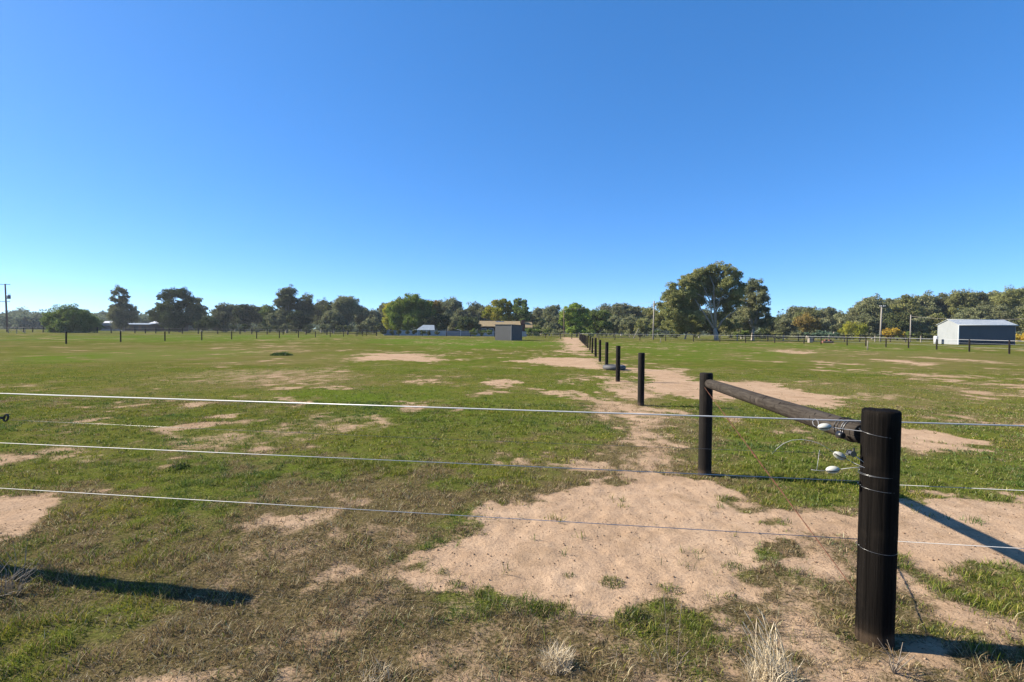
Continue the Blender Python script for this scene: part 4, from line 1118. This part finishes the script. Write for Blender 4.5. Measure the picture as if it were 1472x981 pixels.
tree('side_green_tree', 'broad green tree just right of the end of the post line', 'tree', 858, 138,
     px_lobes(858, 138, [(856, 452, 8), (866, 455, 8), (850, 460, 8), (862, 465, 10), (848, 471, 7), (858, 475, 7), (872, 468, 8)], .9, 16), 'green', dens=1.6)
# the big gum of the right paddock, with pale limbs
GY = 97
gl = [(1030, 387, 10), (1015, 389, 10), (1045, 390, 10), (1003, 394, 9), (1058, 396, 8), (990, 402, 9), (979, 408, 8), (966, 413, 7), (1000, 406, 12), (1018, 404, 13), (1036, 406, 13), (1052, 406, 11), (962, 422, 7),
      (972, 425, 10), (988, 420, 12), (1006, 422, 12), (1052, 420, 11), (1064, 412, 6), (963, 436, 9), (980, 438, 11), (997, 440, 9), (956, 448, 8), (970, 452, 9), (1046, 436, 8), (1060, 436, 8), (1030, 420, 9), (985, 452, 10), (974, 430, 11), (986, 442, 12), (998, 454, 9), (968, 463, 11), (1002, 430, 11), (960, 428, 9), (1056, 428, 10), (1064, 422, 8)]
def LP(*pp):
    X = xat(1030, GY); return [tuple(at(x, y, GY) - Vector((X, GY - d, 0)) for x, y, d in pp)]
def limb(pp, r0, r1):
    X = xat(1030, GY); pts = [at(x, y, GY) - Vector((X, GY - d, 0)) for x, y, d in pp]
    n = len(pts); return (pts, [r0 + (r1 - r0) * i / (n - 1) for i in range(n)])
limbs = [limb([(1030, 492, 0), (1029.5, 482, 0), (1027, 472, 0)], .52, .36),
         limb([(1028, 476, 0), (1018, 462, -.4), (1009, 450, -.8), (1001, 440, -1.2), (996, 430, -1)], .22, .06),
         limb([(1027, 474, 0), (1022, 455, -.3), (1019, 435, -.8), (1012, 418, -.5), (1008, 404, 0)], .20, .06),
         limb([(1028, 474, 0), (1026, 450, -.5), (1023, 430, -1), (1024, 412, -.8), (1020, 396, 0)], .22, .06),
         limb([(1029, 473, 0), (1030, 448, .3), (1034, 430, -.6), (1038, 418, -.8), (1040, 400, 0)], .20, .05),
         limb([(1031, 474, 0), (1036, 462, -.5), (1044, 454, -.8), (1056, 446, -.6), (1062, 436, 0)], .18, .05),
         limb([(1023, 432, -1), (1030, 420, -1.5), (1033, 405, -1), (1046, 396, 0)], .10, .04),
         limb([(1019, 437, -.8), (1008, 428, -1.2), (994, 420, -1), (984, 412, 0)], .10, .04),
         limb([(1033, 432, -.5), (1044, 424, -1), (1054, 412, 0)], .10, .04)]
X_ = xat(1030, GY)
BACK = [(at(x, y, GY).x - X_, 3.0 + (i % 3) * .8, at(x, y, GY).z, r * GY / F) for i, (x, y, r) in enumerate(
    [(1020, 400, 13), (1040, 402, 13), (1004, 415, 13), (1030, 418, 13), (1052, 420, 12), (1015, 434, 12), (1040, 437, 12), (985, 430, 12), (1000, 446, 11), (1056, 444, 10), (975, 455, 10), (1064, 430, 9), (1012, 452, 9), (1046, 454, 9), (1050, 463, 10), (1010, 463, 10), (1032, 463, 8), (1066, 468, 10), (990, 468, 11), (975, 467, 10)])]
tree('spreading_gum', 'tallest spreading gum tree with several pale limbs in the right paddock', 'tree', 1030, GY, px_lobes(1030, GY, gl, 1.0, 17) + BACK, 'olive', limbs=limbs, leaf=.19, dens=1.35)
tree('dark_gum', 'darker gum tree touching the right side of the spreading gum', 'tree', 1082, 104,
     px_lobes(1082, 104, [(1084, 408, 8), (1092, 415, 8), (1076, 418, 9), (1088, 427, 11), (1099, 430, 6), (1072, 432, 10), (1086, 440, 12), (1100, 445, 8), (1074, 450, 11), (1090, 454, 11), (1103, 455, 6), (1070, 464, 9), (1084, 466, 9), (1098, 466, 8)], .9, 18), 'gum', dens=1.4)
tree('leaning_gum', 'olive gum behind the spreading gum at its left foot', 'tree', 985, 112,
     px_lobes(985, 112, [(950, 440, 8), (962, 447, 9), (948, 455, 9), (968, 460, 10), (985, 458, 10), (1000, 462, 9), (955, 469, 9), (978, 472, 9), (996, 474, 8), (1010, 470, 8), (938, 450, 6), (942, 465, 8)], .9, 20), 'olive', dens=1.4)
# willows and coloured trees on the right
tree('drooping_willow', 'yellow green drooping willow left of the grey power pole', 'tree', 1225, 125,
     px_lobes(1225, 125, [(1222, 468, 8), (1232, 470, 8), (1215, 476, 7), (1226, 479, 8), (1238, 478, 7)], .8, 21), 'maple', dens=1.5, droop=.8)
tree('golden_wattle', 'brownish golden tree among green shrubs, left of the drooping willow', 'tree', 1160, 128,
     px_lobes(1160, 128, [(1160, 458, 8), (1150, 464, 7), (1168, 466, 8), (1158, 472, 7), (1175, 470, 5)], .8, 22), 'orange', dens=1.5)
tree('yellow_bush', 'small yellow bush right of the grey power pole foot', 'bush', 1280, 112,
     px_lobes(1280, 112, [(1276, 479, 6), (1286, 478, 7), (1294, 482, 5), (1282, 484, 5)], .8, 23), 'yellow', trunk=None, dens=1.4)
tree('orange_bush', 'vivid orange yellow bush at the right edge beside the pale shed', 'bush', 1468, 92,
     px_lobes(1468, 92, [(1465, 486, 5), (1472, 484, 6), (1480, 487, 6)], .8, 24), 'yellow', trunk=None, dens=1.6)

# --- rows of background trees: (px, top y, width px, distance, kind, description)
ROW = [
 # far left, very distant
 (-22, 440, 26, 380, 'far'), (4, 446, 24, 400, 'far'), (26, 447, 22, 390, 'far'), (44, 451, 20, 420, 'far'), (64, 455, 22, 430, 'far'), (86, 452, 20, 420, 'far'),
 (132, 450, 20, 400, 'far'), (150, 448, 22, 380, 'far'), (196, 452, 20, 400, 'far'), (212, 452, 18, 380, 'far'),
 # left row
 (322, 436, 30, 200, 'gum'), (338, 432, 24, 210, 'gum'), (352, 434, 30, 190, 'dark'), (372, 434, 30, 205, 'gum'), (388, 436, 26, 190, 'green'),
 (412, 411, 34, 180, 'gum'), (440, 421, 30, 185, 'gum'), (398, 446, 26, 175, 'gum'), (462, 427, 30, 200, 'gum'), (478, 432, 26, 190, 'dark'), (500, 425, 40, 185, 'gum'),
 (480, 446, 34, 172, 'gum'), (426, 446, 30, 172, 'dark'), (520, 439, 24, 200, 'gum'), (538, 443, 22, 210, 'gum'), (552, 432, 22, 230, 'gum'), (536, 455, 24, 170, 'gum'),
 (576, 427, 24, 230, 'gum'),
 # behind the house
 (645, 426, 38, 200, 'gum'), (664, 438, 24, 190, 'gum'), (682, 434, 30, 210, 'gum'), (698, 438, 26, 200, 'gum'), (655, 452, 30, 170, 'gum'), (762, 446, 20, 190, 'dark'),
 (778, 441, 28, 200, 'gum'), (795, 436, 32, 190, 'gum'), (775, 456, 26, 160, 'olive'), (790, 463, 24, 150, 'gum'), (803, 452, 20, 170, 'gum'),
 # centre to big gum
 (872, 438, 30, 190, 'gum'), (893, 432, 32, 180, 'gum'), (912, 437, 30, 185, 'gum'), (882, 455, 32, 150, 'gum'), (930, 438, 30, 180, 'olive'), (905, 452, 34, 145, 'gum'), (926, 456, 30, 140, 'olive'),
 (850, 444, 26, 200, 'gum'),
 # between big gum and right row
 (1050, 455, 34, 130, 'olive'), (1070, 462, 30, 125, 'gum'), (1005, 440, 36, 135, 'gum'), (1027, 446, 32, 139, 'dark'), (1050, 444, 36, 134, 'gum'), (1066, 430, 24, 126, 'gum'),
 (1112, 452, 32, 150, 'dark'), (1128, 456, 28, 145, 'gum'), (1140, 440, 34, 180, 'gum'), (1160, 437, 36, 170, 'olive'), (1188, 434, 26, 175, 'gum'),
 (1198, 441, 20, 185, 'gum'), (1176, 452, 34, 150, 'gum'), (1212, 448, 30, 165, 'gum'),
 # right row
 (1234, 433, 34, 150, 'gum'), (1254, 424, 36, 145, 'gum'), (1276, 423, 32, 150, 'gum'), (1302, 420, 36, 145, 'olive'), (1326, 418, 36, 150, 'gum'), (1350, 414, 36, 150, 'gum'), (1378, 416, 38, 145, 'olive'),
 (1402, 414, 34, 150, 'gum'), (1426, 414, 34, 150, 'gum'), (1450, 407, 42, 140, 'olive'), (1478, 409, 40, 145, 'gum'), (1505, 412, 40, 140, 'gum'),
 (1245, 452, 34, 128, 'gum'), (1290, 450, 36, 125, 'dark'), (1320, 452, 36, 125, 'gum'), (1346, 450, 34, 125, 'olive'), (1395, 440, 40, 125, 'gum'), (1435, 438, 40, 122, 'gum'), (1470, 440, 38, 120, 'olive'),
]
CLUST = [(300, 'on the far left horizon', 'distant blue green tree'), (560, 'between broad dark tree and yellow tree', 'gum tree'),
         (700, 'behind the carport and tan roof', 'gum tree'), (830, 'between tan roofed house and post line', 'gum tree'),
         (1000, 'between post line and spreading gum', 'gum tree'), (1225, 'between spreading gum and drooping willow', 'gum tree'), (9999, 'behind pale shed and power pole', 'gum tree')]
LOOK = {'gum': 'grey green', 'olive': 'olive', 'dark': 'dark', 'green': 'mid green', 'far': 'hazy', 'blue': 'blue green'}
ORD = ['leftmost', 'second', 'third', 'fourth', 'fifth', 'sixth', 'seventh', 'eighth', 'ninth', 'tenth', 'eleventh', 'twelfth', 'thirteenth', 'fourteenth', 'fifteenth', 'sixteenth', 'seventeenth', 'eighteenth', 'nineteenth', 'twentieth']
def clus(px):
    for k, c in enumerate(CLUST):
        if px < c[0]: return k
cnt = {}
for i, (px, top, w, Y, kind) in sorted(enumerate(ROW), key=lambda t: t[1][0]):
    k = clus(px); kk = (k, kind); cnt[kk] = cnt.get(kk, 0) + 1
    o_ = ORD[cnt[kk] - 1]
    h = at(px, top, Y).z; wm = w * Y / F
    zb = h * (.16 if kind in ('gum', 'olive') else .10) if top < 446 else h * .06
    lb = '%s %s, %s %s' % (LOOK[kind], 'gum tree' if kind in ('gum', 'olive') else 'tree', 'leftmost of its colour' if o_ == 'leftmost' else o_ + ' of its colour rightward', CLUST[k][1])
    tree('gum_tree' if kind in ('gum', 'olive') else 'background_tree', lb, 'tree', px, Y,
         auto_lobes(wm * 1.12, h, zb, 26 if Y < 300 else 16, 100 + i, 'gum'), kind, group='trees ' + CLUST[k][1],
         dens=1.15 if Y < 300 else 1.3, leaf=Y * .0020)

# --- the far-off wood that closes the horizon behind everything
wl = []
for i in range(330):
    px = RNG.uniform(-160, 1640); Y = RNG.uniform(260, 380)
    p = at(px, RNG.uniform(457, 474) + (6 if px > 1000 else 0), Y)
    wl.append((p.x, Y, p.z, RNG.uniform(3.5, 6.0)))
for i in range(200):
    px = RNG.uniform(-160, 1640); Y = RNG.uniform(255, 300); wl.append((xat(px, Y), Y, RNG.uniform(1.5, 4), 4.5))
v, f, t, c = crown_arrays(wl, .95, 1.1, .9)
v[:, 2] = np.maximum(v[:, 2], .02)
tag(build_mesh('distant_wood', v, f, t, LM['far'], color=c), 'far off grey green wood closing the horizon behind all the trees', 'wood', kind='stuff')

# --- low shrubs along the bases
SH = [(325, 466, 26, 165), (345, 464, 28, 165), (368, 466, 28, 165), (392, 467, 26, 165), (416, 465, 28, 165), (442, 466, 28, 165), (468, 465, 28, 165), (494, 464, 30, 165), (520, 464, 28, 165), (546, 466, 24, 165),
      (770, 468, 22, 140), (786, 470, 22, 135), (802, 472, 20, 132), (850, 474, 22, 125), (870, 474, 24, 125), (893, 474, 26, 125), (918, 474, 26, 122), (944, 474, 26, 120), (970, 474, 26, 118), (1000, 475, 26, 116),
      (1046, 475, 26, 116), (1070, 474, 28, 114), (1096, 473, 28, 112), (1122, 474, 28, 112), (1146, 475, 26, 110), (1170, 473, 30, 112), (1196, 474, 28, 112), (1218, 478, 20, 110), (1248, 478, 24, 114), (1300, 477, 24, 114),
      (1322, 477, 26, 112), (1342, 476, 22, 112), (1475, 470, 30, 112), (660, 470, 24, 142)]
SHC = [(560, 'under the left tree row'), (830, 'near the tan roofed house'), (1030, 'under trees between post line and spreading gum'), (9999, 'behind the right back fence')]
cs = {}
for i, (px, top, w, Y) in sorted(enumerate(SH), key=lambda t: t[1][0]):
    k = [j for j, c in enumerate(SHC) if px < c[0]][0]; cs[k] = cs.get(k, 0) + 1
    o_ = ORD[cs[k] - 1]
    kind = 'blue' if px in (1170, 1196) else ('gum', 'green', 'dark', 'olive')[i % 4 if px > 560 else (0, 2, 0, 2)[i % 4]]
    lb = 'low %s shrub, %s %s' % (LOOK[kind], 'leftmost' if o_ == 'leftmost' else o_ + ' rightward', SHC[k][1])
    h = at(px, top, Y).z; wm = w * Y / F
    tree('shrub', lb, 'shrub', px, Y, auto_lobes(wm * 1.15, h, .1, 9, 300 + i, 'round'), kind, trunk=None, dens=1.4, group='low shrubs ' + SHC[k][1], leaf=Y * .0020)
# clipped little shrubs in front of the sheet fence
k = 0
for px in (552, 563.5, 574, 585, 596.5, 607.5, 617.5, 628.5, 681, 692, 703.5, 759.5, 771, 784.5):
    Y = 122 if px < 640 else 117; h = 1.55 if px < 640 else (2.0 if px < 700 else 2.3)
    lb = 'small round planted shrub, %s in the row by the sheet fence' % (ORD[k] if k == 0 else ORD[k] + ' rightward'); k += 1
    tree('planted_shrub', lb, 'shrub', px, Y, auto_lobes(1.5 if px < 640 else 1.9, h, .15, 6, 500 + k, 'round'), 'dark' if px < 640 else 'green', trunk=None, dens=1.8, group='small shrubs planted by the sheet fence', leaf=.2)

# ------------------------------------------------------------------ thin air haze over the far trees
hzb = MB().box((0, 250, 17), (1500, 900, 40)).build('haze', bpy.data.materials.new('air_haze'), None)
hm = hzb.data.materials[0]; hm.use_nodes = True; hn = hm.node_tree
for n in list(hn.nodes): hn.nodes.remove(n)
ho = hn.nodes.new('ShaderNodeOutputMaterial'); hp = hn.nodes.new('ShaderNodeVolumePrincipled')
hp.inputs['Color'].default_value = (.80, .88, 1, 1); hp.inputs['Density'].default_value = .00017; hp.inputs['Anisotropy'].default_value = .2
hn.links.new(hp.outputs[0], ho.inputs['Volume'])
tag(hzb, 'thin pale air haze over the whole paddock and far trees', 'haze', kind='stuff')

# ------------------------------------------------------------------ light
sun_dir = Vector((-.984, .177, 0)).normalized()
EL = math.radians(31.7)
sd = Vector((sun_dir.x * math.cos(EL), sun_dir.y * math.cos(EL), math.sin(EL)))
sl = bpy.data.lights.new('sun', 'SUN'); sl.energy = 5.0; sl.angle = math.radians(.53); sl.color = (1.0, .90, .75)
so = bpy.data.objects.new('sun', sl); COL.objects.link(so)
so.rotation_euler = sd.to_track_quat('Z', 'Y').to_euler(); so.location = (-20, 10, 30)
W = bpy.data.worlds.new('World'); SC.world = W; W.use_nodes = True
nt = W.node_tree; bg = nt.nodes['Background']
sky = nt.nodes.new('ShaderNodeTexSky'); sky.sky_type = 'NISHITA'; sky.sun_disc = False
sky.sun_elevation = EL; sky.sun_rotation = math.atan2(sun_dir.x, sun_dir.y)
sky.air_density = .5; sky.dust_density = .15; sky.ozone_density = 2.0; sky.altitude = 100
gm = nt.nodes.new('ShaderNodeGamma'); gm.inputs[1].default_value = .6; nt.links.new(sky.outputs[0], gm.inputs[0])
hs_ = nt.nodes.new('ShaderNodeHueSaturation'); hs_.inputs['Saturation'].default_value = 1.6; nt.links.new(gm.outputs[0], hs_.inputs['Color'])
nt.links.new(mixc(nt, 1.0, hs_.outputs[0], (1.05, 1.33, 1.62), 'MULTIPLY'), bg.inputs[0]); bg.inputs[1].default_value = .112

# real-world reflectances: one common factor over every painted colour
for m in bpy.data.materials:
    t_ = m.node_tree
    for n_ in list(t_.nodes):
        if n_.type in ('BSDF_PRINCIPLED', 'BSDF_DIFFUSE', 'BSDF_TRANSLUCENT'):
            sk = n_.inputs[0]
            src = sk.links[0].from_socket if sk.is_linked else tuple(sk.default_value)[:3]
            t_.links.new(mixc(t_, 1.0, src, (1.32,) * 3 if 'leaves' in m.name else (.66,) * 3, 'MULTIPLY'), sk)
SC.view_settings.view_transform = 'Standard'; SC.view_settings.look = 'None'
SC.view_settings.exposure = 1.34; SC.view_settings.gamma = 1
SC.render.film_transparent = False
SC.cycles.max_bounces = 5; SC.cycles.diffuse_bounces = 3; SC.cycles.transparent_max_bounces = 6
SC.cycles.use_adaptive_sampling = True
